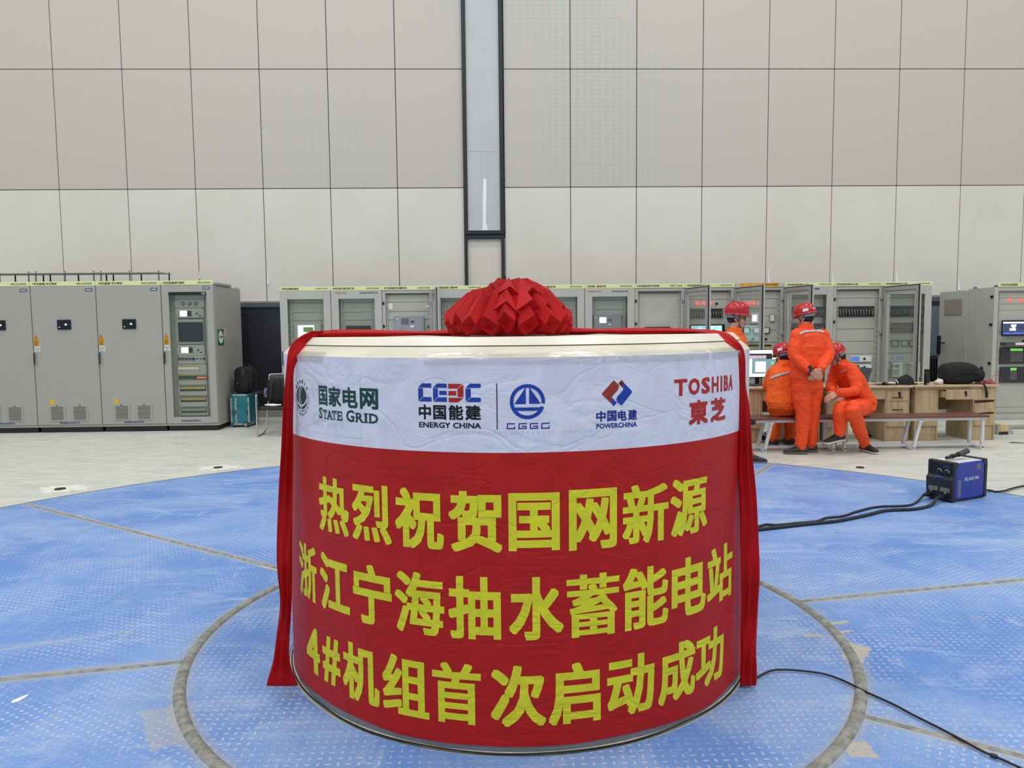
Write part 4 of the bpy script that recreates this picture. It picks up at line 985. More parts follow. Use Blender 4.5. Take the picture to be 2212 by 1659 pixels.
o = it(13, 'keyboard_tray', M('tray_dark', (70, 72, 72), .5), 2160, 739, 2250, 745, .16, .004, dy=f); it(13, 'keyboard', WH, 2178, 739.8, 2240, 744.4, .18, .003, o, dy=f)
dot(13, 'mouse', BK, 2210, 737, .02, .1, o, f-.05)
for y0_, y1_, nr in ((750.5, 785, 6), (792.5, 825.5, 5)):
    o = it(13, 'card_rack', M('rack_charcoal', (44, 47, 50), .4, var=.08), 2159, y0_, 2260, y1_, .03, .003, dy=f); Y_ = Y+f-.03
    mg, mw = MB(), MB()
    for i in range(8 if nr == 6 else 4):
        p = pt(2184+i*3.4, y0_+5, Y_); mg.box(p.x-.008, Y_-.003, p.z-.02, p.x+.008, Y_, p.z+.02)
        for r in range(nr):
            p = pt(2184+i*3.4, y0_+11+r*3.6, Y_); mw.box(p.x-.009, Y_-.003, p.z-.005, p.x+.009, Y_, p.z+.005)
    part('green_lights', mg, LGR, o); part('sockets', mw, MGR, o)
del c['ins']
mb = MB()
for yy in (YF+.07, YR2-.07): mb.lathe([(.02, 0), (.03, .01), (.03, .035), (.02, .045), (.012, .035), (.012, .01), (.02, 0)], 14, (0, 0, 0), False, Matrix.Translation((x0+.05, yy, 2.157)) @ Matrix.Rotation(R_(90), 4, 'X'))
part('lifting_eye', mb, M('eye_grey', (90, 94, 94), .5, .5), c)
# its rear door, swung out towards the wall, and three catches on the front edge
dm = MB().box(x0-.012, YR2+.004, .05, x0+.014, YR2+.78, 2.14, .004); d = part('rear_door', dm, GY, c)
part('door_vent', MB().box(x0-.022, YR2+.14, 1.72, x0-.012, YR2+.63, 2.0, .006), M('vent_taupe', (140, 134, 122), .7, var=.2, vs=120, stretch=(1, 1, 8)), d)
mb = MB().box(x0-.055, YR2+.70, 1.02, x0-.012, YR2+.765, 1.36, .008); part('handle', mb, BK, d); mb = MB().tube([(x0-.06, YR2+.70, 1.24), (x0-.06, YR2+.52, 1.23)], .012, 8); part('handle_lever', mb, BK, d)
mb = MB()
for z in (2.0, 1.2+.35, .92): mb.box(x0-.02, YF+.02, z-.022, x0+.004, YF+.075, z+.022, .005)
part('door_catch', mb, BK, c)
# ------------------------------------------------------------------ desks
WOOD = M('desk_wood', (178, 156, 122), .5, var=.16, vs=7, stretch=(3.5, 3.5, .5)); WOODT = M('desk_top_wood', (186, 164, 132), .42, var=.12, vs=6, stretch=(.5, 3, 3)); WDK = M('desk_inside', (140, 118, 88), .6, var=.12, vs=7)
YD = 9.67
def desk(label, pa, pb, inner, drawer_out=0, crooked=False, handles=False):
    """pa, pb: outer edges; inner: (pedestal right edge, pedestal left edge) given as x fractions"""
    x0, x1 = pt(pa, 900, YD).x, pt(pb, 900, YD).x; W = x1-x0; yb = YD+.62; zt = .752
    d = empty('office_desk', ((x0+x1)/2, YD+.31, 0), 0, label, 'desk', 'pale wooden office desks')
    bxp('desk_top', d, WOODT, x0-.028, YD-.035, zt-.028, x1+.028, yb, zt, .005)
    for xx in (x0, x1-.018): bxp('side_panel', d, WOOD, xx, YD, .0005, xx+.018, yb-.02, zt-.03, .002)
    xl, xr = x0+W*inner[0], x0+W*inner[1]
    bxp('inner_panel', d, WOOD, xl-.018, YD+.004, .0005, xl, yb-.04, zt-.03, .002); bxp('inner_panel', d, WOOD, xr, YD+.004, .0005, xr+.018, yb-.04, zt-.03, .002)
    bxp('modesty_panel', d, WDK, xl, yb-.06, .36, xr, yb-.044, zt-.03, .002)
    bxp('front_rail', d, WOOD, x0+.018, YD+.002, zt-.064, x1-.018, YD+.02, zt-.029, .001)
    bxp('pedestal_door', d, WOOD, x0+.02, YD-.003, .2, xl-.02, YD+.016, zt-.066, .003)
    for a, b in ((x0, xl), (xr, x1)): bxp('kick_board', d, WOOD, a+.019, YD+.02, .001, b-.019, YD+.036, .196, .002)
    def drawer(xa, xb, za, zb, dy, tilt=0, lock=True, hd=False):
        mb = MB().box(xa, YD-.003-dy, za, xb, YD+.015-dy, zb, .003)
        if dy: mb.box(xa+.02, YD+.015-dy, za+.02, xa+.032, YD+.3, zb-.025); mb.box(xb-.032, YD+.015-dy, za+.02, xb-.02, YD+.3, zb-.025); mb.box(xa+.032, YD+.015-dy, za+.02, xb-.032, YD+.3, za+.03)
        c0 = Vector(((xa+xb)/2, YD, (za+zb)/2)); T_ = Matrix.Translation(c0) @ Matrix.Rotation(R_(tilt), 4, 'Y') @ Matrix.Translation(-c0)
        mb.bm.transform(T_); o = part('drawer', mb, WOOD, d)
        if lock:
            mb = MB().disc((c0.x+.02, YD-.003-dy, zb-.03), .017, (0, -1, 0), .006, 14); mb.box(c0.x+.012, YD-.022-dy, zb-.085, c0.x+.034, YD-.006-dy, zb-.03, .004); part('lock_and_key', mb, BK, o)
        if hd:
            mb = MB().tube([(c0.x-.065, YD-.004-dy, c0.z-.02), (c0.x-.06, YD-.022-dy, c0.z-.02), (c0.x+.06, YD-.022-dy, c0.z-.02), (c0.x+.065, YD-.004-dy, c0.z-.02)], .006, 6); part('handle', mb, BK, o)
        return o
    cd_ = drawer(xl+.004, xr-.004, zt-.18, zt-.052, drawer_out, 0, bool(drawer_out))
    drawer(xr+.019, x1-.02, .545, zt-.066, 0, -1.5 if crooked else 0, True, handles)
    drawer(xr+.019, x1-.02, .375 if crooked else .36, .51 if crooked else .54, 0, -3.5 if crooked else 0, False, handles); drawer(xr+.019, x1-.02, .2, .355, 0, 0, False, False)
    return d
desk('pale wooden desk at the drum, carrying the big lit monitor', 1597, 1771, (.285, .71))
desk('pale wooden desk with black bar handles, between the seated workers and the pulled drawer desk', 1785, 1963.5, (.27, .71), 0, False, True)
D3 = desk('pale wooden desk with its middle drawer pulled out, at the right end under the backpack', 1976, 2149.5, (.29, .72), .16, True)
zt = .7525
def on_desk(px, py, z=zt): return flr(px, py, z)
# big monitor on the first desk
mo = empty('computer_monitor', (pt(1637, 812, 10.02).x, 10.02, zt), 0, 'large black monitor with lit white and teal windows standing on the desk by the drum', 'monitor')
a, b = pt(1593, 757, 10.0), pt(1681.5, 813, 10.0)
bxp('bezel', mo, BK, a.x, 9.99, b.z-.018, b.x, 10.03, a.z+.008, .006); sc_ = bxp('lit_screen', mo, SCW, a.x+.008, 9.987, b.z-.002, b.x-.008, 9.991, a.z, 0)
def scr(name, mat, xa, ya, xb, yb, k): p, q = pt(xa, ya, 9.986), pt(xb, yb, 9.986); bxp(name, sc_, mat, p.x, 9.9865-.0006*k, q.z, q.x, 9.987-.0003*k, p.z, 0)
scr('trend_window', M('ui_dark', (40, 48, 54), .3, emit=.3, var=.6, vs=60), 1616, 764, 1668, 775.5, 1); scr('control_window', TEA, 1624, 776, 1681, 807, 1); scr('data_table', M('ui_pale', (226, 222, 232), .3, emit=.85, var=.12, vs=70), 1631.5, 781, 1654, 803.5, 3); scr('side_list', SCW, 1593, 776, 1624, 807, 2)
scr('trend_bars', M('ui_pink', (190, 170, 186), .3, emit=.6, var=.4, vs=90), 1617, 768, 1655, 775, 4); scr('green_mark', LGR, 1666.5, 782, 1671, 787, 3)
mb = MB().box(mo.location.x-.03, 10.03, zt+.02, mo.location.x+.03, 10.06, b.z+.1, .005); mb.box(mo.location.x-.13, 9.95, zt, mo.location.x+.13, 10.15, zt+.015, .006); part('stand', mb, BK, mo)
kb = empty('keyboard', (on_desk(1650, 838).x, 9.82, zt), R_(4), 'black keyboard lying before the big monitor', 'keyboard'); k0 = kb.location
MB().box(-.22, -.07, 0, .22, .07, .02, .006).build('case', BK, kb, world=False)
mb = MB()
for r in range(5):
    for q in range(15): mb.box(-.205+q*.0275, -.055+r*.023, .02, -.205+q*.0275+.022, -.055+r*.023+.018, .026, .002)
mb.build('keys', BK2, kb, world=False)
def paper(name, pts, z, label, cat, mat=WH, group=None):
    q = [Vector((p.x, p.y, z)) for p in pts]; c0 = sum(q, Vector())/len(q)
    mb = MB(); n = 6
    def fn(u, v):
        p = q[0].lerp(q[1], u).lerp(q[3].lerp(q[2], u), v); return p-c0+Vector((0, 0, .004+.012*abs(noise.noise((u*3, v*3, c0.x)))))
    mb.grid(fn, n, n); o = mb.build(name, mat, None, 60); o.location = c0; md = o.modifiers.new('thick', 'SOLIDIFY'); md.thickness = .003
    return tag(o, label, cat, group)
P_ = lambda x, y: Vector((x, y, 0))
e = pt(1633, 836, 9.8).x
paper('document', [P_(e-.16, 9.66), P_(e+.2, 9.68), P_(e+.16, 9.74), P_(e-.2, 9.73)], zt, 'white sheets of paper on the desk before the big monitor', 'paper')
# laptop beside the crouching worker
lx = pt(1860, 834, 9.95).x
lp = empty('laptop', (lx-.15, 9.93, zt), R_(0), 'dark grey open laptop on the middle desk behind the seated worker', 'laptop')
MB().box(-.17, -.16, 0, .13, .16, .018, .004).build('base', BK2, lp, world=False)
sm = MB().box(-.006, -.16, 0, .006, .16, .23, .004); sm.bm.transform(Matrix.Translation((.135, 0, .014)) @ Matrix.Rotation(R_(18), 4, 'Y')); sm.build('lid', M('laptop_grey', (72, 78, 84), .4), lp, world=False)
# mouse on its mat
mx_ = on_desk(1911, 838); mx_.y = 9.84; mx_.x = pt(1911, 838, 9.84).x
mm = MB().box(-.13, -.09, 0, .13, .09, .004, .002).build('mouse_mat', BK2); mm.location = (mx_.x, mx_.y, zt); tag(mm, 'thin black mouse mat on the middle desk under the mouse', 'mouse mat')
ms = empty('computer_mouse', (mx_.x, mx_.y-.01, zt+.0045), R_(15), 'black computer mouse with a thin cord on the mat', 'computer mouse')
mb = MB(); mb.ell((0, 0, .006), (.034, .055, .03)); 
for v in mb.bm.verts: v.co.z = max(v.co.z, 0)
mb.build('shell', BK, ms, 60, world=False); MB().tube(spline([(0, .05, .008), (-.05, .12, .012), (-.14, .13, .06), (-.2, .1, .03), (-.26, .14, 0.001)]), .003, 5).build('cord', BK2, ms, 60, world=False)
# black cap
cx_ = pt(1955, 832, 9.86).x
cp = empty('cap', (cx_, 9.86, zt), R_(8), 'black soft cap lying on the middle desk next to the bottle', 'cap')
FAB = M('black_fabric', (20, 20, 23), .85, var=.25, vs=25, bump=.8, bs=22)
mb = MB()
def capf(u, v):
    th = 2*math.pi*u; ph = v*math.pi/2; r = math.cos(ph); s_ = 1+.06*noise.noise((math.cos(th)*2, math.sin(th)*2, v*2))
    return Vector((.125*r*math.cos(th)*s_, .095*r*math.sin(th)*s_, .002+.125*math.sin(ph)**.85*s_+.012*math.cos(th)*math.sin(ph)))
mb.grid(capf, 24, 8); bmesh.ops.remove_doubles(mb.bm, verts=mb.bm.verts[:], dist=.001); mb.build('crown', FAB, cp, 180, world=False)
mb = MB(); mb.prism([(.07, -.085, .0), (.13, -.07, .0), (.165, -.03, .0), (.175, .0, .0), (.165, .03, .0), (.13, .07, .0), (.07, .085, .0)], (0, 0, .012)); mb.build('brim', FAB, cp, world=False)
mb = MB().tube(spline([(-.126, -.03, .02), (-.135, 0, .06), (-.126, .03, .02)]), .006, 6); mb.build('white_strap', WH, cp, 60, world=False)
e = pt(1925, 828, 9.98).x; paper('crumpled_paper', [P_(e-.06, 9.92), P_(e+.06, 9.92), P_(e+.06, 10.05), P_(e-.06, 10.05)], zt+.01, 'white crumpled paper on the middle desk behind the mouse', 'paper')
e = pt(1990, 830, 10.0).x; paper('paper_slip', [P_(e-.09, 9.94), P_(e+.04, 9.94), P_(e+.06, 10.06), P_(e-.07, 10.06)], zt+.004, 'cream paper slip on the desk left of the black bottle', 'paper', M('cream_paper', (220, 210, 176), .7))
# bottle
bx = pt(2001.5, 833, 9.74).x
bt = empty('thermos_bottle', (bx, 9.74, zt), 0, 'tall black thermos bottle standing on the right hand desk', 'bottle')
MB().lathe([(.001, 0), (.032, .0005), (.034, .006), (.034, .17), (.031, .178), (.03, .181)], 24).build('body', BK, bt, 40, world=False)
MB().lathe([(.030, .180), (.0325, .182), (.0325, .207), (.029, .212), (.001, .213)], 24).build('lid', BK2, bt, 40, world=False); MB().box(-.012, -.0355, .008, .012, -.0335, .022).build('white_mark', WH, bt, world=False)
# white cloth
cxw = pt(2028, 832, 9.82).x
mb = MB(); mb.ell((0, 0, .03), (.055, .06, .045), None, 16, 10)
for v in mb.bm.verts:
    v.co *= 1+.22*noise.noise(v.co*22); v.co.z = max(.0005, v.co.z)
o = mb.build('cleaning_cloth', M('white_cloth', (214, 208, 200), .9, bump=.4, bs=60), None, 180); o.location = (cxw, 9.82, zt); tag(o, 'crumpled white cloth on the right hand desk beside the black backpack', 'cloth')
# backpack lying on the desk
def lump(name, mat, fn, nu, nv, par, world=False, smooth=180):
    mb = MB(); mb.grid(fn, nu, nv); bmesh.ops.remove_doubles(mb.bm, verts=mb.bm.verts[:], dist=.0008); return mb.build(name, mat, par, smooth, world)
def sqell(c, r, e=.55, nz=.05, f=6, flat=None):
    def fn(u, v):
        th, ph = 2*math.pi*u, math.pi*(v-.5); sg = lambda x, p: math.copysign(abs(x)**p, x)
        p = Vector((r[0]*sg(math.cos(ph), e)*sg(math.cos(th), e), r[1]*sg(math.cos(ph), e)*sg(math.sin(th), e), r[2]*sg(math.sin(ph), e)))
        p *= 1+nz*noise.noise((p+Vector(c))*f); p += Vector(c)
        if flat is not None: p.z = max(flat, p.z)
        return p
    return fn
bpx = pt(2075, 834, 9.86).x
bk = empty('backpack', (bpx, 9.88, zt), R_(-4), 'black backpack lying on its side on the right hand desk', 'backpack')
lump('bag_body', FAB, sqell((-.03, 0, .145), (.235, .15, .15), .62, .10, 7, .0005), 36, 18, bk); lump('front_pocket', FAB, sqell((.17, -.02, .12), (.11, .12, .10), .7, .12, 9, .0005), 28, 14, bk)
mb = MB().tube(spline([(-.2, -.155, .1), (-.08, -.165, .16), (.08, -.155, .16), (.2, -.13, .11)]), .006, 6); mb.build('zip_line', BK2, bk, 60, world=False)
mb = MB(); st = spline([(.13, -.12, .02), (.17, -.17, .012), (.19, -.22, .006), (.2, -.252, -.03), (.205, -.262, -.10), (.213, -.264, -.17)], 6)
mb.loft([[p+Vector((-.016, 0, 0)), p+Vector((.016, 0, 0)), p+Vector((.016, .006, .004)), p+Vector((-.016, .006, .004))] for p in st]); mb.build('strap', FAB, bk, None, world=False)
mb = MB().tube(spline([(.2, -.08, .2), (.25, -.06, .23), (.28, -.02, .2)]), .012, 8); mb.build('grab_handle', FAB, bk, 60, world=False)
rwx = pt(2126, 832, 9.8).x
mb = MB(); random.seed(5)
for k in range(5):
    pts = [(random.uniform(-.1, .12), random.uniform(-.08, .08), random.choice((.004, .02, .05))) for _ in range(7)]; mb.tube(spline(pts, 6), .0032, 5)
mb.tube(spline([(.08, 0, .006), (.12, .02, .1), (.2, .04, .12), (.24, .03, .06), (.2, .0, .005)]), .0032, 5)
o = mb.build('test_lead', M('red_lead', (170, 24, 32), .5), None, 60); o.location = (rwx, 9.78, zt); tag(o, 'tangle of thin red test leads on the right hand desk', 'cable')
e = pt(2075, 845, 9.5).x; paper('drawer_paper', [P_(e-.1, 9.53), P_(e+.1, 9.53), P_(e+.08, 9.62), P_(e-.08, 9.62)], .642, 'yellowish sheet lying in the pulled out desk drawer', 'paper', M('yellow_paper', (226, 206, 150), .7))
# ------------------------------------------------------------------ benches
BRN = M('bench_brown', (104, 58, 48), .4, var=.12, vs=4, stretch=(.4, 3, 1)); WST = M('white_steel', (206, 208, 212), .4, var=.05)
YBf = 8.93
def bench(label, pa, pb, pm):
    x0, x1 = pt(pa, 900, YBf).x, pt(pb, 900, YBf).x; zt_ = .432; yb = YBf+.34
    o = empty('folding_bench', ((x0+x1)/2, YBf+.17, 0), 0, label, 'bench', 'long brown benches')
    bxp('seat_board', o, BRN, x0, YBf, zt_-.025, x1, yb, zt_, .004)
    for yy in (YBf+.035, yb-.065): bxp('long_rail', o, WST, x0+.03, yy, zt_-.062, x1-.03, yy+.03, zt_-.026, .003)
    xm = pt(pm, 909, YBf+.04).x
    for xx, s_ in ((x0+.045, 0), (xm, -.085), (x1-.075, 0)):
        for yy in (YBf+.03, yb-.065):
            q = [(xx, zt_-.064), (xx+.034, zt_-.064), (xx+s_+.034, .0005), (xx+s_, .0005)]
            mb = MB().prism([(a_, yy, b_) for a_, b_ in q], (0, .034, 0)); part('leg', mb, WST, o)
        bxp('foot_rail', o, WST, xx+s_+.002, YBf+.06, .004, xx+s_+.032, yb-.06, .034, .002)
        if s_: bxp('leg_clamp', o, WST, xx-.012, YBf+.024, zt_-.085, xx+.04, YBf+.03, zt_-.05, .002)
        mb = MB().disc((xx+s_+.017, YBf+.03, .03), .009, (0, -1, 0), .004, 8); part('bolt', mb, BK2, o)
    bxp('stretcher', o, WST, x0+.06, YBf+.16, .03, x1-.06, YBf+.19, .062, .003)
bench('long brown bench with white steel legs at the right, carrying the worker who leans forward', 1818.5, 2138.5, 1986)
bench('long brown bench with white steel legs beside the drum, carrying the worker seen from behind', 1502, 1815, 1664)
# stool by the drum
sx = pt(1607, 890, 8.62).x
so = empty('round_stool', (sx, 8.62, 0), 0, 'black padded stool half hidden behind the drum at the bench', 'stool')
MB().lathe([(.001, .47), (.1, .472), (.13, .46), (.138, .435), (.13, .41), (.001, .405)], 28).build('seat', FAB, so, 60, world=False); MB().lathe([(.02, .41), (.02, .05)], 12, cap=True).build('column', CHR, so, 60, world=False)
for k in range(5):
    a = 2*math.pi*k/5; MB().tube([(0, 0, .06), (.1*math.cos(a), .1*math.sin(a), .03), (.125*math.cos(a), .125*math.sin(a), .012)], .012, 6).build('leg', BK, so, 60, world=False)
# tangle of cables under the first desk
def cabtangle(x, y, label, n=7, s_=.14):
    mb = MB()
    for k in range(n):
        pts = [(random.uniform(-s_, s_), random.uniform(-.07, .07), random.choice((.008, .008, .04, .1))) for _ in range(6)]; mb.tube(spline(pts, 6), .005, 5)
    o = mb.build('cable_tangle', BK, None, 60); o.location = (x, y, .0); tag(o, label, 'cable')
cabtangle(pt(1656, 930, 10.0).x, 10.0, 'tangle of black cables under the desk by the drum')
cabtangle(pt(1868, 940, 9.95).x, 9.95, 'black cables on the floor under the middle desk', 5, .1)
# ------------------------------------------------------------------ floor pieces at the right edge
q = flr(2166, 939)
o = empty('metal_trough', (q.x, q.y+.2, 0), R_(8), 'galvanised cable trough with a wooden lid on the floor right of the desks', 'cable trough')
mb = MB(); mb.prism([(-.11, -.2, .0005), (-.11, -.2, .13), (.05, -.2, .13), (.15, -.2, .02), (.15, -.2, .0005)], (0, .5, 0)); mb.build('trough', ALU, o, world=False)
mb = MB().box(-.075, -.206, .045, .05, .2, .142, .003); mb.build('wooden_lid', M('pale_wood', (208, 180, 128), .6, var=.1), o, world=False); mb = MB().box(-.09, -.207, .004, .05, -.2, .04); mb.build('dark_opening', BK, o, world=False)
q = flr(2205, 927)
o = MB().box(-.25, 0, 0, .6, .22, .035, .004).build('grey_plank', M('plank_grey', (150, 148, 138), .8, var=.12)); o.location = (q.x, q.y, .0005); o.rotation_euler.z = R_(3); tag(o, 'flat grey plank on the floor before the right edge cabinet', 'plank')
q = flr(2196, 957)
mb = MB(); mb.prism([(-.09, .02, 0), (-.03, .05, 0), (.03, .01, 0), (.1, -.045, 0), (.04, -.03, 0), (-.02, 0, 0)], (0, 0, .006)); o = mb.build('black_rag', FAB); o.location = (q.x, q.y, .0005); tag(o, 'small black scrap of cloth on the floor right of the bench', 'rag')
# ------------------------------------------------------------------ teal trolley case, backpack, chair
TL = M('teal_plastic', (24, 124, 138), .4, var=.06); TLD = M('teal_dark', (18, 98, 114), .4)
x0, x1, y0, y1, zc0 = pt(498.5, 922, 12.06).x, pt(540, 922, 12.06).x, 12.06, 12.52, .54
cs = empty('trolley_case', ((x0+x1)/2, (y0+y1)/2, 0), 0, 'teal wheeled equipment case with silver edges beside the cabinets', 'case')
bxp('case_body', cs, TL, x0+.008, y0+.008, .03, x1-.008, y1-.008, zc0-.005, .012)
for (a, b_) in ((x0, y0), (x1-.03, y0), (x0, y1-.03), (x1-.03, y1-.03)): bxp('edge_profile', cs, ALU, a, b_, .03, a+.03, b_+.03, zc0, .006)
for z in (.03, zc0-.03): bxp('edge_profile', cs, ALU, x0, y0, z, x1, y0+.03, z+.03, .006); bxp('edge_profile', cs, ALU, x1-.03, y0, z, x1, y1, z+.03, .006)
for a in (x0-.004, x1-.046):
    for z in (.02, zc0-.055): bxp('corner_guard', cs, TLD, a, y0-.006, z, a+.05, y0+.05, z+.06, .008)
bxp('divider', cs, ALU, x0+.075, y0-.002, .06, x0+.11, y0+.01, zc0-.06, .004)
mb = MB().tube(spline([(x0+.13, y0-.002, .40), (x0+.135, y0-.03, .385), (x0+.21, y0-.034, .375), (x0+.285, y0-.03, .385), (x0+.29, y0-.002, .40)]), .012, 8); part('handle', mb, TL, cs, 60)
for a in (x0+.03, x1-.06): bxp('latch', cs, TLD, a, y0-.018, .215, a+.07 if a < x0+.1 else a+.03, y0, .285, .006)
for a in (x1-.06,):
    mb = MB().disc((a, y0-.002, .045), .045, (0, -1, 0), .03, 20); w = part('wheel', mb, M('tyre_grey', (70, 70, 72), .7), cs, 40); part('hub', MB().disc((a, y0-.032, .045), .022, (0, -1, 0), .004, 16), ALU, w)
mb = MB().disc((x1-.02, y1-.12, .045), .045, (1, 0, 0), .03, 20); part('wheel', mb, MATS['tyre_grey'], cs, 40)
mb = MB().disc((x0+.05, y0+.06, .0), .02, (0, 0, 1), .03, 10); part('foot', mb, BK, cs)
bxp('side_rib', cs, TLD, x1-.006, y0+.1, .1, x1+.008, y0+.17, zc0-.06, .004); bxp('side_rib', cs, TLD, x1-.006, y0+.3, .1, x1+.008, y0+.37, zc0-.06, .004)
bb = empty('backpack', ((x0+x1)/2+.045, (y0+y1)/2, zc0), R_(-18), 'black backpack standing upright on the teal trolley case', 'backpack')
lump('bag_body', FAB, sqell((0, 0, .22), (.185, .13, .225), .62, .08, 7, .0008), 36, 20, bb); lump('front_pocket', FAB, sqell((.0, -.11, .14), (.14, .055, .13), .6, .1, 9, .001), 28, 14, bb)
lump('top_panel', M('charcoal_fabric', (48, 50, 54), .8, var=.1), sqell((.03, -.115, .33), (.04, .02, .075), .7, .05, 9), 20, 12, bb)
mb = MB().tube(spline([(-.05, .02, .43), (-.02, .03, .475), (.04, .03, .475), (.06, .02, .43)]), .012, 8); mb.build('grab_handle', FAB, bb, 60, world=False)
mb = MB().tube(spline([(.12, .0, .42), (.2, -.02, .34), (.215, -.03, .18), (.19, -.03, .06), (.16, -.06, .001)]), .014, 8); mb.build('shoulder_strap', FAB, bb, 60, world=False)
mb = MB().box(-.06, -.168, .17, -.035, -.160, .182); mb.build('red_tag', M('tag_red', (200, 80, 60), .6), bb, world=False)
# chair
CT = M('black_leather', (34, 34, 36), .35, var=.15, vs=14)
hx, hy = pt(556.5, 945, 10.9).x, 10.9
ch = empty('visitor_chair', (hx+.28, 11.15, 0), R_(0), 'black leather chair on bent chrome tube legs left of the drum', 'chair')
W2 = .28
def cp_(x, y, z): return (x, y, z)
bxm = MB().box(-.25, -.25, .40, .25, .22, .45, .02, seg=2); bxm.build('seat', CT, ch, 40, world=False)
bm_ = MB().box(-.25, -.02, 0, .25, .015, .46, .02, seg=2); bm_.bm.transform(Matrix.Translation((0, .235, .43)) @ Matrix.Rotation(R_(-12), 4, 'X')); bm_.build('backrest', CT, ch, 40, world=False)
for s_ in (-1, 1):
    x = s_*W2
    MB().tube(spline([(x, -.22, .63), (x, -.255, .60), (x, -.262, .4), (x, -.258, .1), (x, -.25, .03), (x, -.2, .013), (x, .0, .013), (x, .1, .03), (x*.97, .16, .12), (x*.93, .21, .35), (x*.9, .24, .45), (x*.9, .3, .72), (x*.9, .335, .87)], 5), .0125, 8).build('frame_tube', CHR, ch, 60, world=False)
    MB().tube(spline([(x, -.24, .635), (x, -.15, .655), (x, .05, .65), (x*.95, .22, .66)]), [.02]*24+[.018], 8).build('armrest', BK, ch, 60, world=False)
MB().tube(spline([(-.255, .335, .87), (-.2, .345, .895), (.2, .345, .895), (.255, .335, .87)]), .0125, 8).build('top_tube', CHR, ch, 60, world=False)
MB().box(-.2, -.02, .375, .2, .02, .4, .004).build('seat_bracket', BK2, ch, world=False)
cb = empty('backpack', (hx+.245, 11.2, .4505), R_(6), 'black backpack leaning on the backrest of the chair by the drum', 'backpack')
lump('bag_body', FAB, sqell((0, 0, .20), (.17, .09, .20), .6, .08, 7, .001), 32, 18, cb)
for s_ in (-1, 1): MB().tube(spline([(s_*.06, -.06, .385), (s_*.085, -.105, .3), (s_*.09, -.108, .16), (s_*.12, -.09, .04)]), [.02]*24+[.012], 8).build('shoulder_strap', M('strap_black', (28, 28, 32), .8), cb, 60, world=False)
mb = MB().tube(spline([(-.17, -.03, .25), (-.185, -.05, .2), (-.175, -.05, .12)]), .025, 8); mb.build('side_bottle', M('bottle_blue_grey', (90, 96, 120), .4), cb, 60, world=False)
mb = MB(); mb.ell((0, 0, .018), (.12, .05, .02), None, 18, 10)
for v in mb.bm.verts: v.co *= 1+.25*noise.noise(v.co*18); v.co.z = max(0, v.co.z)
o = mb.build('glove', M('glove_white', (224, 220, 212), .9), None, 180); o.location = (hx+.22, 10.97, .4505); tag(o, 'crumpled white work gloves on the seat of the chair', 'glove')
# ------------------------------------------------------------------ welding machine
WB = M('welder_blue', (34, 52, 150), .4, var=.12, vs=6); WBK = M('welder_black', (24, 25, 28), .5, var=.15, vs=12); WGY = M('slot_tan', (150, 146, 132), .7, var=.1)
pA, pB, pC = flr(2056, 1089), flr(2126, 1077), flr(2011, 1071)   # front right, rear right, front left corners on the deck
ang_ = math.atan2(pB.y-pA.y, pB.x-pA.x); Lw, Ww = (pB-pA).length, .235
wl = empty('welding_machine', (pA.x, pA.y, .008), ang_, 'blue and black portable welding machine standing on the right of the deck', 'welding machine')
Lw = .47; H_ = .345
# local: x along the blue side (front -> rear), y across (towards the far side), front face at x=0
bld = lambda mb, n, mt, pr=wl, sm=None: mb.build(n, mt, pr, sm, world=False)
bld(MB().box(.035, 0, .02, Lw-.03, Ww, H_, .008), 'case', WB)
bld(MB().box(.04, .01, H_-.004, Lw-.035, Ww-.01, H_+.004, .003), 'dusty_top', M('dusty_top', (196, 196, 200), .8, var=.12, vs=14))
mb = MB(); mb.prism([(0, -.004, .012), (-.012, -.004, .2), (.012, -.004, .225), (.012, -.004, .35), (.05, -.004, .357), (.075, -.004, .335), (.05, -.004, .29), (.03, -.004, .28), (.035, -.004, .012)], (0, Ww+.008, 0)); bld(mb, 'front_frame', WBK)
mb = MB(); mb.prism([(Lw-.035, -.003, .012), (Lw-.03, -.003, .3), (Lw-.06, -.003, .355), (Lw, -.003, .357), (Lw+.005, -.003, .3), (Lw, -.003, .012)], (0, Ww+.006, 0)); bld(mb, 'rear_frame', WBK)
bld(MB().box(.02, .01, .0, Lw-.02, Ww-.01, .022, .004), 'feet_rail', WBK)
pf = bld(MB().box(.0085, .015, .235, .0125, Ww-.015, .34, .002), 'control_panel', BK2)
bld(MB().box(.0055, .03, .295, .009, .1, .325, .001), 'digital_display', M('display_navy', (30, 34, 70), .2), pf)
for y in (.06, .13):
    bld(MB().disc((.0085, y, .262), .017, (-1, 0, 0), .02, 16), 'dial_knob', WBK, pf, 40)
    mb = MB(); mb.tube([(.0075, y+.021*math.cos(t_), .262+.021*math.sin(t_)) for t_ in [math.pi*(-.3+1.4*k/10) for k in range(11)]], .0025, 5); bld(mb, 'dial_scale', WH, pf)
bld(MB().box(-.013, .085, .209, -.006, .15, .219, .001), 'blue_badge', M('badge_blue', (60, 100, 190), .4), wl)
mb = MB()
for y0_ in (.02, .128):
    for k in range(10): mb.box(-.0095+.0006*k, y0_, .09+k*.0098, -.004, y0_+.088, .0945+k*.0098)
bld(mb, 'front_grille', WGY)
mb = MB()
for y in (.06, .19): mb.disc((-.004, y, .078), .007, (-1, 0, 0), .004, 8)
bld(mb, 'panel_screw', WH)
for y in (.06, .185):
    s_ = bld(MB().disc((.004, y, .05), .026, (-1, 0, 0), .016, 18), 'socket', WBK, wl, 40)
    bld(MB().tube([(-.012, y, .05), (-.05, y+.004, .05), (-.085, y+.008, .046), (-.105, y+.01, .043)], [.02, .022, .016, .011], 12), 'cable_plug', BK2, s_, 50)
mb = MB()
for k in range(16): mb.box(.075, -.0015, .045+k*.0096, .118, .0, .0495+k*.0096)
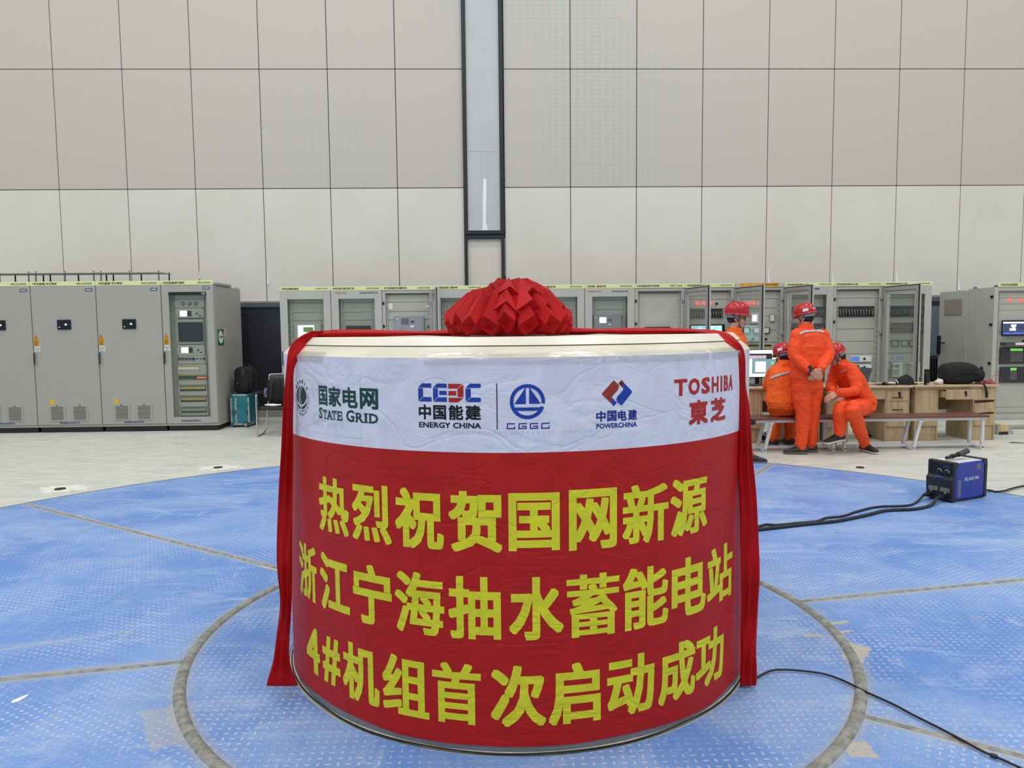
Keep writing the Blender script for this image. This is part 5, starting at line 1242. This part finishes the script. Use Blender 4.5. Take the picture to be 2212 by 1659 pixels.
for k in range(5): mb.box(.325, -.0015, .27+k*.011, .385, .0, .2745+k*.011)
bld(mb, 'side_vent', WGY)
mb = MB(); put_text(mb, 'RILAND', lambda x, z: Vector((x, -.0012, z)), .16, .18, .295, .212, .02, 1, .3); put_text(mb, '瑞凌', lambda x, z: Vector((x, -.0012, z)), .305, .184, .36, .212, .02, 1); bld(mb, 'lettering', M('white_print', (206, 208, 220), .5))
mb = MB()
random.seed(3)
for pts in ([(.14, .30), (.15, .27), (.145, .245)], [(.2, .31), (.215, .29), (.2, .26)], [(.3, .23), (.29, .14), (.31, .05)], [(.13, .12), (.16, .05)]): mb.tube([(x, -.0005, z) for x, z in pts], .0012, 4)
bld(mb, 'scratch', M('scratch_pale', (130, 138, 190), .6))
hd = empty('electrode_holder', wl.location+Vector((0, 0, 0)), ang_, 'black electrode holder handle lying on top of the blue welding machine', 'electrode holder')
zz = H_+.02
for (n_, a, b_, r0, r1, mt) in (('grip', (.24, .115, zz+.028), (.345, .1, zz+.058), .023, .025, M('grip_grey', (74, 72, 70), .8, var=.15)), ('collar', (.16, .125, zz+.014), (.245, .114, zz+.029), .017, .019, BK2), ('tip', (.10, .133, zz+.006), (.165, .124, zz+.015), .014, .016, WBK)):
    bld(MB().tube([a, b_], [r0, r1], 14), n_, mt, hd, 40)
for k, (a, r) in enumerate(((.165, .021), (.235, .022), (.3, .024))): bld(MB().tube([(a, .125-(a-.16)*.12, zz+.015+(a-.16)*.19), (a+.01, .124-(a-.16)*.12, zz+.017+(a-.16)*.19)], r, 14), 'ridge', WBK, hd, 40)
# ------------------------------------------------------------------ cables
CB = M('cable_dusty_black', (42, 42, 44), .75, var=.25, vs=30); CBK = M('cable_black', (22, 23, 26), .5, var=.1)
def floor_cable(px, r, label, head=(), tail=(), mat=CB, z=.008):
    pts = list(head)+[flr(x, y, z+r) for x, y in px]+list(tail)
    o = MB().tube(spline(pts, 6), r, 8).build('cable', mat, None, 180); return tag(o, label, 'cable')
TW = Matrix.Translation(wl.location) @ Matrix.Rotation(ang_, 4, 'Z')
h1, h2 = TW @ Vector((-.10, .197, .041)), TW @ Vector((-.10, .07, .041))
floor_cable([(1979.5, 1084.8), (1958.8, 1092), (1893.8, 1095), (1849.5, 1105.4), (1820, 1115), (1784.5, 1118.7), (1763.8, 1126), (1720, 1130), (1678, 1134), (1655, 1133), (1634, 1138.5), (1606, 1146)], .010, 'thin upper welding cable from the blue machine towards the drum', [h1], [(.95, 5.45, .018), (.3, 5.3, .018), (-.3, 5.6, .018)])
floor_cable([(2009, 1092), (1973.6, 1099.5), (1914.5, 1102.5), (1870, 1112.8), (1811, 1124.6), (1737, 1132.5), (1680, 1139), (1634, 1144), (1606, 1148)], .014, 'thick lower welding cable from the blue machine towards the drum', [h2], [(.95, 5.41, .022), (.2, 5.22, .022), (-.5, 5.35, .022)])
floor_cable([(2140, 1059.5), (2150, 1062), (2168.6, 1060.5), (2183, 1056), (2212, 1049.3), (2290, 1036)], .009, 'black supply cable running from the welding machine out at the right edge', [TW @ Vector((Lw+.002, .1, .12)), TW @ Vector((Lw+.04, .09, .06))])
cx0 = floor_cable([(1600, 1482), (1630.7, 1465.5), (1663, 1449.5), (1692.6, 1446.4), (1736.8, 1449.4), (1778, 1455.3), (1810.5, 1465.6), (1840, 1478.8), (1869.5, 1494.2), (1928.4, 1520.7), (1972.6, 1544.3), (2031.6, 1573.8), (2075.8, 1597.3), (2120, 1621.5), (2146.5, 1633), (2179, 1647), (2230, 1672), (2330, 1730)], .0048, 'thin black cable in the foreground crossing the ring seal to the lower right', mat=CBK, z=.014)
q = flr(2147, 1633, .02); mb = MB().box(-.012, -.007, -.007, .012, .007, .007, .003); mb.bm.transform(Matrix.Translation(q) @ Matrix.Rotation(R_(-40), 4, 'Z')); mb.build('cable_clip', BK, cx0)
qs = [flr(24, 1524), flr(27, 1518), flr(58, 1505), flr(63, 1504.5), flr(56, 1511), flr(40, 1520)]; c0 = sum(qs, Vector())/6
mb = MB().prism([p-c0 for p in qs], (0, 0, .002)); o = mb.build('plastic_strip', M('strip_white', (226, 226, 232), .5)); o.location = (c0.x, c0.y, .0085); tag(o, 'white torn plastic strip on the blue deck at the lower left', 'plastic strip')
# ------------------------------------------------------------------ people
from mathutils.bvhtree import BVHTree
SKIN = M('skin', (198, 150, 124), .55, var=.06, vs=20); SKD = M('lips', (160, 96, 84), .5); HAIR = M('hair_black', (20, 18, 18), .7, var=.3, vs=60); EYEW = M('eye_white', (226, 222, 216), .3)
HLM = M('helmet_red', (178, 20, 30), .22, var=.05); HLB = M('helmet_band', (150, 152, 156), .6); STRAP = M('strap_dark', (24, 24, 28), .7); STRIPE = M('reflective_grey', (178, 182, 180), .4, var=.08, vs=40)
SHOE = M('shoe_dark', (54, 52, 52), .75, var=.2, vs=22); SOLE = M('shoe_sole', (112, 108, 100), .8); SHOEB = M('shoe_black', (24, 25, 28), .6, var=.15, vs=20); SOLW = M('sole_white', (206, 204, 198), .6); CUFF = M('cuff_dark', (34, 30, 36), .85)
def cover(name, rgb):
    t = NT(name); n = t.noise(9, 4, .6, t.scaled(1, 1, .6), .8); n2 = t.noise(3, 3, .5)
    c = t.mix(t.rng(n2, .3, .7), tuple(x*.92 for x in col(rgb)[:3])+(1,), tuple(min(1, x*1.06) for x in col(rgb)[:3])+(1,)); t.lk(c, 'Base Color'); t.b.inputs['Roughness'].default_value = .75
    r = t.rng(t.ma('ABSOLUTE', t.ma('SUBTRACT', n, .5)), 0, .12); t.bump(t.ma('ADD', t.ma('MULTIPLY', n, 1.2), t.ma('MULTIPLY', r, .4)), .42, .011); return t.m
ORA = cover('coverall_orange', (236, 74, 18)); ORB = cover('coverall_bright_orange', (240, 96, 16))
def remesh(name, mb, vox, mat, par, it=6, wr=0, ws=9, seed=0, label=None):
    me = bpy.data.meshes.new(name); bmesh.ops.recalc_face_normals(mb.bm, faces=mb.bm.faces); mb.bm.to_mesh(me); mb.bm.free()
    o = bpy.data.objects.new(name, me); COL.objects.link(o)
    md = o.modifiers.new('r', 'REMESH'); md.mode = 'VOXEL'; md.voxel_size = vox
    ms_ = o.modifiers.new('s', 'SMOOTH'); ms_.factor = .5; ms_.iterations = it
    dg = bpy.context.evaluated_depsgraph_get(); dg.update()
    m2 = bpy.data.meshes.new_from_object(o.evaluated_get(dg)); o.modifiers.clear(); o.data = m2; m2.name = name; bpy.data.meshes.remove(me)
    m2.materials.clear(); m2.materials.append(mat)
    if wr:
        for v in m2.vertices:
            p = v.co*ws; q = Vector((p.x*1.3+p.z*.45+seed, p.y*1.3, p.z*.6+p.x*.3))
            a = noise.noise(q); b_ = max(-.3, 1-abs(noise.noise(q*1.5+Vector((3, 1, 7))))*3.2)
            c_ = 1-abs(noise.noise(Vector((p.x*.6, p.y*.6, p.z*1.8))*.8+Vector((9, seed, 2))))*3.4
            v.co += v.normal*wr*(.9*a+.45*b_+.4*max(-.3, c_))
    for p in m2.polygons: p.use_smooth = True
    if par:
        o.parent = par; m2.transform((Matrix.Translation(wloc(par)) @ Matrix.Rotation(wrot(par), 4, 'Z')).inverted())
    if label: o['label'] = label
    return o
def limb(mb, pts, rads, n=14):
    pts = [Vector(p) for p in pts]; sp = spline(pts, 5); rs = [p.x for p in spline([(r, 0, 0) for r in rads], 5)]
    mb.tube(sp, rs, n)
    for p, r in ((sp[0], rs[0]), (sp[-1], rs[-1])): mb.ell(p, (r, r, r), None, 12, 8)
def torso(mb, levels, n=20):
    """levels: (centre, across vector, half width, half depth)"""
    rings = []
    for c, ax, w, d in levels:
        ax = Vector((ax.x, ax.y, 0)).normalized(); fw = Vector((-ax.y, ax.x, 0)); rings.append([c+ax*w*math.copysign(abs(math.cos(t))**.8, math.cos(t))+fw*d*math.copysign(abs(math.sin(t))**.85, math.sin(t)) for t in [2*math.pi*k/n for k in range(n)]])
    mb.loft(rings)
def hand(mb, wrist, d, nrm, s=1, curl=.6, side=1):
    """palm along d, palm facing nrm, fingers curl towards nrm; the thumb leaves the side"""
    d = d.normalized(); nrm = (nrm-d*nrm.dot(d)).normalized(); sd = d.cross(nrm)*side
    for k in range(4):
        o = (k-1.5)*.0205*s; a = wrist+sd*o*.7+d*.012; b_ = wrist+sd*o+d*.088*s
        mb.tube([a, a.lerp(b_, .5), b_], [.0135*s, .0145*s, .0115*s], 8); mb.ell(b_, (.0115*s,)*3, None, 8, 6)
        L_ = (.034, .040, .037, .029)[k]*s; p = b_; dr = d.copy()
        for q, ln in enumerate((L_*1.15, L_*.8, L_*.65)):
            dr = (dr*math.cos(curl*(.55 if q == 0 else .8))+nrm*math.sin(curl*(.55 if q == 0 else .8))).normalized(); nn = (nrm-dr*nrm.dot(dr))
            p2 = p+dr*ln; mb.tube([p, p2], [.0095*s, .0085*s], 8); mb.ell(p2, (.0085*s,)*3, None, 8, 6); p = p2
    t0 = wrist+d*.028*s+sd*.030*s; t1 = t0+(d*.6+sd*.75+nrm*.25).normalized()*.036*s; t2 = t1+(d*.85+sd*.25+nrm*.4).normalized()*.03*s
    mb.tube([wrist+d*.01+sd*.012, t0, t1, t2], [.014*s, .014*s, .011*s, .009*s], 8); mb.ell(t2, (.009*s,)*3, None, 8, 6)
def shoe(par, ankle, toe, z, mat, sole, mark=None, roll=0):
    d = Vector((toe.x-ankle.x, toe.y-ankle.y, 0)).normalized(); s_ = Vector((-d.y, d.x, 0)); L_ = .285; h = Vector((ankle.x, ankle.y, z))-d*.075
    tl = (toe.z-z) if toe.z else 0
    def ring(t_, w, h0, h1):
        zz = lambda v: z+v+tl*max(0, t_-.2)
        out = []
        for k in range(14):
            a = 2*math.pi*k/14; out.append(h+d*t_*L_+s_*w*math.cos(a)+Vector((0, 0, zz(h0+(h1-h0)*(.5+.5*math.copysign(abs(math.sin(a))**.7, math.sin(a))))-h.z)))
        return out
    mb = MB(); mb.loft([ring(.0, .022, .03, .075), ring(.03, .034, .022, .10), ring(.15, .040, .02, .115), ring(.36, .041, .02, .112), ring(.5, .043, .02, .088), ring(.68, .048, .02, .070), ring(.85, .046, .02, .058), ring(.96, .034, .022, .048), ring(1.0, .018, .026, .04)])
    o = mb.build('shoe', mat, par, 60)
    mb = MB(); mb.loft([ring(-.01, .024, .002, .022), ring(.03, .038, .001, .03), ring(.2, .041, .001, .03), ring(.45, .040, .004, .028), ring(.7, .051, .001, .028), ring(.88, .048, .002, .026), ring(1.0, .026, .008, .026)]); mb.build('sole', sole, o, 50)
    mb = MB()
    for q in range(4):
        c_ = h+d*L_*(.46+.07*q)+Vector((0, 0, .10-.011*q+tl*.3)); mb.tube([c_-s_*.026, c_+Vector((0, 0, .006)), c_+s_*.026], .004, 5)
    mb.build('laces', STRAP if mat != SHOE else BK2, o)
    if mark:
        mb = MB()
        for q in (.44, .53):
            c_ = h+d*L_*q-s_*.0425*1+Vector((0, 0, .055)); e_ = d*.012
            mb.tube([c_+Vector((0, 0, .02))-e_, c_-s_*.001, c_-Vector((0, 0, .016))+e_], .004, 5)
        mb.build('white_mark', WH, o)
    return o
def head(par, body, c, yaw, pitch, tilt=0, face=True, glasses=False, stripe=False, hb=True, mask=False):
    """c: centre of the skull; yaw: direction of the face in the floor plane (0 = +y, positive to the left); body: mesh builder the skull joins"""
    T = Matrix.Translation(c) @ Matrix.Rotation(yaw, 4, 'Z') @ Matrix.Rotation(tilt, 4, 'Y') @ Matrix.Rotation(pitch, 4, 'X')
    q = lambda x, y, z: T @ Vector((x, y, z)); R3 = T.to_3x3()
    e_ = lambda m_, x, y, z, a, b_, c_, u=16, v=12: m_.ell(q(x, y, z), (a, b_, c_), R3, u, v)
    e_(body, 0, -.012, .03, .076, .094, .088); e_(body, 0, .03, -.035, .058, .055, .07); e_(body, 0, .052, -.083, .030, .03, .026); e_(body, 0, .072, -.052, .034, .018, .022)
    for s_ in (-1, 1):
        e_(body, s_*.042, .052, -.028, .022, .03, .026, 10, 8); e_(body, s_*.076, -.012, -.01, .010, .018, .031, 10, 8); e_(body, s_*.045, .01, -.068, .022, .04, .026, 10, 8); e_(body, s_*.011, .092, -.03, .010, .010, .008, 8, 6)
    body.tube([q(0, .082, .018), q(0, .092, -.008), q(0, .102, -.026), q(0, .090, -.036)], [.008, .0095, .0125, .010], 8); e_(body, 0, .074, .018, .045, .016, .012, 12, 8)
    bl = lambda mb, n, mt, pr=par, sm=60: mb.build(n, mt, pr, sm)
    if face:
        for s_ in (-1, 1):
            mb = MB(); e_(mb, s_*.031, .078, .0, .0125, .008, .0075, 12, 8); ey = bl(mb, 'eye', EYEW); mb = MB(); e_(mb, s_*.031, .0845, .0, .0055, .003, .006, 10, 6); bl(mb, 'iris', BK, ey)
            mb = MB().tube([q(s_*.014, .088, .017), q(s_*.03, .088, .021), q(s_*.047, .078, .017)], .0035, 5); bl(mb, 'eyebrow', HAIR)
        mb = MB().tube([q(-.022, .082, -.058), q(0, .094, -.054), q(.022, .082, -.058)], [.003, .006, .003], 8); mb.tube([q(-.018, .083, -.064), q(0, .093, -.066), q(.018, .083, -.064)], [.003, .006, .003], 8); bl(mb, 'lips', SKD)
    # hair under the helmet
    mb = MB()
    def hf(u, v):
        th = math.pi*(.02+.96*u)+math.pi; zz = -.06+.13*v; s_ = 1.05+.03*(v); ww = (.077*math.cos(th)*s_, -.012+.096*math.sin(th)*s_, zz+.012*math.cos(th)**2)
        k = math.sqrt(max(.25, 1-((zz-.03)/.13)**2)); return q(ww[0]*k, ww[1]*k, ww[2])
    mb.grid(hf, 18, 6); o = bl(mb, 'hair', HAIR); md = o.modifiers.new('t', 'SOLIDIFY'); md.thickness = .008
    # helmet
    mb = MB(); n = 36; prof = [(1.0, .05), (1.02, .074), (1.0, .098), (.93, .127), (.78, .152), (.55, .170), (.28, .179), (.02, .182)]
    rings = []
    for r, z in prof:
        rings.append([q(r*.104*math.cos(2*math.pi*k/n), -.006+r*.132*math.sin(2*math.pi*k/n)*(1+(.015 if math.sin(2*math.pi*k/n) > 0 else 0)), z+.004*(abs(math.cos(2*math.pi*k/n)) < .22)*(r < 1)) for k in range(n)])
    mb.loft(rings); hl = bl(mb, 'helmet', HLM)
    mb = MB(); br = []
    for r, z in ((.99, .053), (1.10, .042), (1.105, .038), (.98, .047)):
        ring = []
        for k in range(n):
            a = 2*math.pi*k/n; f_ = 1+.16*max(0, math.sin(a))**2 if r > 1 else 1
            ring.append(q(r*.104*math.cos(a)*(1+.0*f_), -.006+r*.132*math.sin(a)*f_, z-(.014*max(0, math.sin(a))**2 if r > 1 else 0)))
        br.append(ring)
    br.append(br[0]); mb.loft(br, False); bl(mb, 'brim', HLM, hl)
    mb = MB()
    for x in (-.03, 0, .03): mb.tube([q(x, -.12, .117), q(x, -.07, .170-.12*abs(x)), q(x, 0, .183-.12*abs(x)), q(x, .07, .170-.12*abs(x)), q(x, .125, .117)], .006, 6)
    bl(mb, 'ridge', HLM, hl)
    if stripe:
        mb = MB(); put_text(mb, '中国能建', lambda x, z: q(.1025*math.sin(x), -.006-.1365*math.cos(x), z), -.36, .078, .36, .1, .02, 1); bl(mb, 'helmet_lettering', WH, hl, None)
        mb = MB(); mb.grid(lambda u, v: q(.1075*math.sin(-1.3+.5*u), -.006-.137*math.cos(-1.3+.5*u), .066+.034*v), 5, 2); bl(mb, 'helmet_sticker', WH, hl)
    if hb:
        mb = MB(); mb.grid(lambda u, v: q(.086*math.sin(-1.7+3.4*u), -.012-.109*math.cos(-1.7+3.4*u), .002+.044*v), 18, 2); o = bl(mb, 'nape_band', HLB, hl); md = o.modifiers.new('t', 'SOLIDIFY'); md.thickness = .006
    mb = MB()
    for s_ in (-1, 1): mb.tube(spline([q(s_*.094, .03, .04), q(s_*.086, .024, -.02), q(s_*.068, .035, -.075), q(s_*.03, .055, -.108), q(0, .06, -.113)], 5), .0048, 6); mb.tube(spline([q(s_*.092, -.055, .04), q(s_*.088, -.02, .0), q(s_*.084, .018, -.035)], 4), .0048, 6)
    bl(mb, 'chin_strap', STRAP, hl)
    if glasses:
        mb = MB()
        for s_ in (-1, 1):
            mb.tube([q(s_*.033+.024*math.cos(a), .099-.01*abs(math.cos(a)), .0+.017*math.sin(a)) for a in [2*math.pi*k/12 for k in range(13)]], .0028, 5); mb.tube([q(s_*.057, .093, .006), q(s_*.076, .05, .008), q(s_*.084, -.015, .004)], .003, 5)
        mb.tube([q(-.01, .1, .004), q(0, .104, .006), q(.01, .1, .004)], .0028, 5); bl(mb, 'glasses', STRAP)
def cuff_ring(par, a, b_, r, mat, name='cuff'):
    return MB().tube([a, b_], [r, r*.97], 14).build(name, mat, par, 50)
def band(name, mat, par, pts, up, w, nrm_out, off):
    """cloth tape lying on a garment: pts on the surface, up its width direction"""
    mb = MB(); sp = spline(pts, 6); up = up.normalized()*w/2; nn = nrm_out.normalized()*off
    mb.loft([[p+up+nn, p-up+nn, p-up+nn*1.6, p+up+nn*1.6] for p in sp]); return mb.build(name, mat, par)
def wrapto(o, target, off=.006):
    md = o.modifiers.new('w', 'SHRINKWRAP'); md.target = target; md.offset = off; md.wrap_method = 'NEAREST_SURFACEPOINT'; md.wrap_mode = 'ABOVE_SURFACE'
def facing(target, z0=None):
    me = target.data; M_ = Matrix.Translation(wloc(target)); bv = BVHTree.FromPolygons([M_ @ v.co for v in me.vertices], [tuple(p.vertices) for p in me.polygons])
    def fn(p, off):
        o = Vector((0, 0, CAM_H)); d = (p-o).normalized(); h = bv.ray_cast(o, d)
        return h[0]+h[1]*off if h[0] else None
    return fn
def tape(name, mat, par, target, pts, up, w, off=.006):
    mb = MB(); sp = spline(pts, 8); up = up.normalized()*w/2; n = 3; hit = facing(target); rows = []
    for p in sp:
        h = [hit(p-up+up*2*k/n, off) for k in range(n+1)]
        if all(h): rows.append([mb.bm.verts.new(q) for q in h])
    for a, b_ in zip(rows, rows[1:]):
        for k in range(n): mb.bm.faces.new((a[k], b_[k], b_[k+1], a[k+1]))
    o = mb.build(name, mat, par, 60); md = o.modifiers.new('s', 'SMOOTH'); md.iterations = 3; md = o.modifiers.new('t', 'SOLIDIFY'); md.thickness = .003; return o
UP = Vector((0, 0, 1))
def person(label, J, yaw, loc, **kw):
    o = empty('person', loc, 0, label, 'person', 'workers in orange coveralls'); g = J.get
    ax = (g('RS')-g('LS')); body = MB()
    # the body itself, slim under the clothes
    torso(body, [(g('pel'), ax, .13, .09), (g('pel').lerp(g('che'), .5), ax, .125, .085), (g('che'), ax, .15, .095), (g('nec')-UP*.07, ax, .11, .07), (g('nec')-UP*.03, ax, .05, .05)])
    limb(body, [g('nec')-UP*.05, g('nec').lerp(g('hed'), .6)], [.055, .052])
    for s_ in 'LR':
        limb(body, [g(s_+'S'), g(s_+'E'), g(s_+'W')], [.045, .038, .028]); limb(body, [g(s_+'H'), g(s_+'K'), g(s_+'A')], [.07, .04, .03])
        hd_ = g(s_+'D')
        if hd_: hand(body, g(s_+'W'), hd_[0], hd_[1], 1, hd_[2], hd_[3])
    head(o, body, g('hed'), yaw, kw.get('pitch', 0), kw.get('tilt', 0), kw.get('face', True), kw.get('glasses', False), kw.get('stripe', False))
    remesh('body', body, .0055, SKIN, o, 3)
    mt = kw.get('mat', ORA)
    jk = MB(); hem, wa = kw.get('hem', .0), None
    ch, pe, ne = g('che'), g('pel'), g('nec')
    dp = kw.get('depth', 1)
    torso(jk, [(pe+UP*hem, ax, .185, .138*dp), (pe+UP*(hem+.035), ax, .182, .136*dp), (pe+UP*(hem+.05), ax, .198, .15*dp), (pe.lerp(ch, .55), ax, .198, .148*dp), (ch, ax, .198, .138*dp), (ch.lerp(ne, .55), ax, .178, .115*dp), (ne-UP*.055, ax, .125, .088), (ne-UP*.02, ax, .078, .076), (ne+UP*.018, ax, .070, .07)])
    for s_ in 'LR': limb(jk, [g(s_+'S')+(ch-g(s_+'S'))*.12, g(s_+'E'), g(s_+'W')-(g(s_+'W')-g(s_+'E')).normalized()*.03], [.082, .066, .052])
    j_ = remesh('jacket', jk, .011, mt, o, 3, .013, 9, 3.1*len(label))
    cl = MB(); fwv = Vector((-ax.y, ax.x, 0)).normalized(); axn = Vector((ax.x, ax.y, 0)).normalized(); hv = (g('hed')-ne); hv.z = 0
    cl.loft([[ne+hv*(.25+z_)+UP*(z_-.01)+axn*r_*math.cos(t_)+fwv*r_*math.sin(t_) for t_ in [2*math.pi*k/20 for k in range(20)]] for z_, r_ in ((-.03, .086), (.02, .079), (.045, .080), (.047, .073), (.01, .070))], False)
    cl.build('collar', mt, o, 50)
    tr = MB(); hb_ = kw.get('hipw', .17)
    torso(tr, [(pe+UP*(hem+.02), ax, .168, .125*dp), (pe, ax, .178, .135*dp), ((g('LH')+g('RH'))/2-UP*.02, ax, .182, .138), ((g('LH')+g('RH'))/2-UP*.07, ax, .13, .11)])
    for s_ in 'LR':
        k_, a_ = g(s_+'K'), g(s_+'A'); limb(tr, [g(s_+'H'), g(s_+'H').lerp(k_, .5), k_, k_.lerp(a_, .5), a_+(k_-a_).normalized()*.02], [.112, .102, .086, .074, .064])
    t_ = remesh('trousers', tr, .011, mt, o, 3, .013, 8, 1.7*len(label))
    for s_ in 'LR':
        if g(s_+'T') is not None: shoe(o, g(s_+'A'), g(s_+'T'), g(s_+'F') or .0005, kw.get('shoe', SHOE), kw.get('sole', SOLE), kw.get('mark') == s_)
    return o, j_, t_
# --- the worker standing with clasped hands, seen from behind
Yb = 8.86
J = dict(pel=pt(1741, 822, Yb), che=pt(1746, 748, Yb-.02), nec=pt(1741, 705, Yb), hed=pt(1739, 687, Yb+.03), LS=pt(1719, 722, Yb-.07), RS=pt(1779, 721, Yb+.05),
         LE=pt(1716, 769, Yb-.15), LW=pt(1751, 801, Yb-.235), RE=pt(1790, 764, Yb-.06), RW=pt(1772, 798, Yb-.225), LH=pt(1730, 832, Yb-.02), RH=pt(1758, 834, Yb+.04), LK=pt(1735, 898, Yb-.02), RK=pt(1754, 900, Yb+.06),
         LA=pt(1731, 963, Yb-.05), RA=pt(1752, 958, Yb+.08))
J['LA'].z = .085; J['RA'].z = .085
J['LT'] = J['LA']+Vector((-.28, .04, 0)); J['RT'] = J['RA']+Vector((-.26, .1, 0)); J['LT'].z = J['RT'].z = 0
J['LD'] = (Vector((.75, -.12, -.55)), Vector((.1, .9, .2)), .5, 1); J['RD'] = (Vector((-.62, -.1, -.7)), Vector((-.1, .95, 0)), .7, 1)
p, jk, tr = person('standing worker in orange seen from behind, hands clasped behind the back, grey shoulder stripe', J, R_(38), (J['pel'].x, Yb, 0), pitch=R_(-12), face=True, stripe=True, hem=-.02)
tape('reflective_stripe', STRIPE, p, jk, [pt(1727, 722, Yb-.2), pt(1737, 717, Yb-.22), pt(1752, 715.5, Yb-.22), pt(1768, 715, Yb-.2), pt(1780, 718, Yb-.13)], UP, .03)
for w_, e_ in (('LW', 'LE'),):
    d_ = (J[w_]-J[e_]).normalized(); cuff_ring(p, J[w_]-d_*.055, J[w_]+d_*.012, .05, CUFF)
tape('pocket_flap', ORA, p, tr, [pt(1707, 822, Yb-.1), pt(1708.5, 834, Yb-.12), pt(1709, 842, Yb-.12)], Vector((1, -.4, 0)), .02, .006)
# --- the worker on the bench leaning towards the screens
Ys = 9.06
J = dict(pel=pt(1862, 876, Ys), che=pt(1834, 812, Ys-.02), nec=pt(1818, 782, Ys-.02), hed=pt(1808, 773, Ys-.02), LS=pt(1838, 797, Ys-.19), RS=pt(1803, 797, Ys+.11),
         LE=pt(1850, 840, Ys-.29), LW=pt(1807, 850, Ys-.30), RE=pt(1796, 832, Ys+.06), RW=pt(1797, 848, Ys-.20), LH=pt(1862, 879, Ys-.12), RH=pt(1857, 879, Ys+.06), LK=pt(1841, 884, Ys-.48), RK=pt(1817, 882, Ys-.34),
         LA=pt(1869, 958, Ys-.15), RA=pt(1812.5, 938, Ys-.30))
J['LA'].z = .09; J['LT'] = J['LA']+Vector((.06, -.25, 0)); J['LT'].z = 0
J['RF'] = J['RA'].z-.09; J['RT'] = J['RA']+Vector((-.26, -.07, 0)); J['RT'].z = J['RF']-.03
J['LF'] = None
J['LD'] = (Vector((-.7, -.1, -.3)), Vector((-.2, .5, -.5)), .9, -1); J['RD'] = (Vector((.1, -.75, -.35)), Vector((.6, -.2, -.6)), .8, -1)
p, jk, tr = person('seated worker in orange leaning forward on the bench with crossed hands, facing left', J, R_(70), (J['pel'].x, Ys, 0), pitch=R_(-30), tilt=R_(0), face=True, mat=ORA, shoe=SHOEB, sole=SOLW, mark='R', hem=.0, stripe=False)
mb = MB(); q0, q1 = pt(1815, 805, Ys-.2), pt(1827, 801, Ys-.2)
hit = facing(jk); put_text(mb, '中国能建', lambda x, z: hit(q0.lerp(q1, x)+UP*z, .006) or q0.lerp(q1, x)+UP*z, 0, 0, 1, .022, .02, 1); mb.build('chest_lettering', WH, p)
tape('pocket_flap', ORA, p, jk, [pt(1815, 815, Ys-.22), pt(1821, 813, Ys-.24), pt(1828, 811, Ys-.25)], UP, .02, .007)
# --- the worker on the bench with the back to the room
Y2 = 9.06
J = dict(pel=pt(1690, 880, Y2+.02), che=pt(1692, 822, Y2+.04), nec=pt(1694, 783, Y2+.07), hed=pt(1691, 771, Y2+.12), LS=pt(1669, 801, Y2+.08), RS=pt(1722, 801, Y2+.06),
         LE=pt(1658, 834, Y2+.26), LW=pt(1672, 800, Y2+.36), RE=pt(1730, 838, Y2+.2), RW=pt(1718, 836, Y2+.5), LH=pt(1680, 884, Y2+.08), RH=pt(1702, 884, Y2+.08), LK=pt(1678, 884, Y2+.42), RK=pt(1706, 884, Y2+.44),
         LA=pt(1673, 945, Y2+.36), RA=pt(1706, 945, Y2+.42))
for s_ in 'LR': J[s_+'A'].z = .09; J[s_+'T'] = J[s_+'A']+Vector((-.05, .27, 0)); J[s_+'T'].z = 0
J['LD'] = (Vector((.12, .1, .9)), Vector((.8, -.3, 0)), .7, 1); J['RD'] = (Vector((-.1, .9, -.1)), Vector((0, .1, -1)), .3, 1)
p, jk, tr = person('seated worker in orange seen from behind at the monitor, head resting on one hand', J, R_(18), (J['pel'].x, Y2, 0), pitch=R_(-14), face=False, mat=ORB, hem=.02, stripe=True)
tape('reflective_stripe', STRIPE, p, jk, [pt(1666, 817, Y2-.06), pt(1675, 813, Y2-.1), pt(1690, 808, Y2-.12), pt(1706, 805, Y2-.1), pt(1722, 805, Y2-.06)], UP, .034)
# --- the worker standing behind the drum, in profile
Y1 = 8.3
J = dict(pel=pt(1583, 840, Y1), che=pt(1586, 757, Y1), nec=pt(1585, 715, Y1), hed=pt(1591, 687, Y1), LS=pt(1598, 731, Y1+.16), RS=pt(1563, 735, Y1-.16),
         LE=pt(1592, 785, Y1+.25), LW=pt(1602, 835, Y1+.2), RE=pt(1563, 785, Y1-.22), RW=pt(1588, 828, Y1-.2), LH=pt(1583, 850, Y1+.09), RH=pt(1583, 850, Y1-.09), LK=pt(1585, 915, Y1+.11), RK=pt(1590, 915, Y1-.08),
         LA=pt(1578, 980, Y1+.12), RA=pt(1617, 982, Y1-.02))
for s_ in 'LR': J[s_+'A'].z = .09; J[s_+'T'] = J[s_+'A']+Vector((.27, -.02, 0)); J[s_+'T'].z = 0
J['LD'] = (Vector((.2, 0, -1)), Vector((.6, -.6, 0)), .5, 1); J['RD'] = (Vector((.3, 0, -1)), Vector((.5, .6, 0)), .5, -1)
p, jk, tr = person('standing worker in orange and glasses behind the drum, seen in profile facing right', J, R_(-104), (J['pel'].x, Y1, 0), pitch=R_(-4), face=True, glasses=True, mat=ORB, hem=-.02)
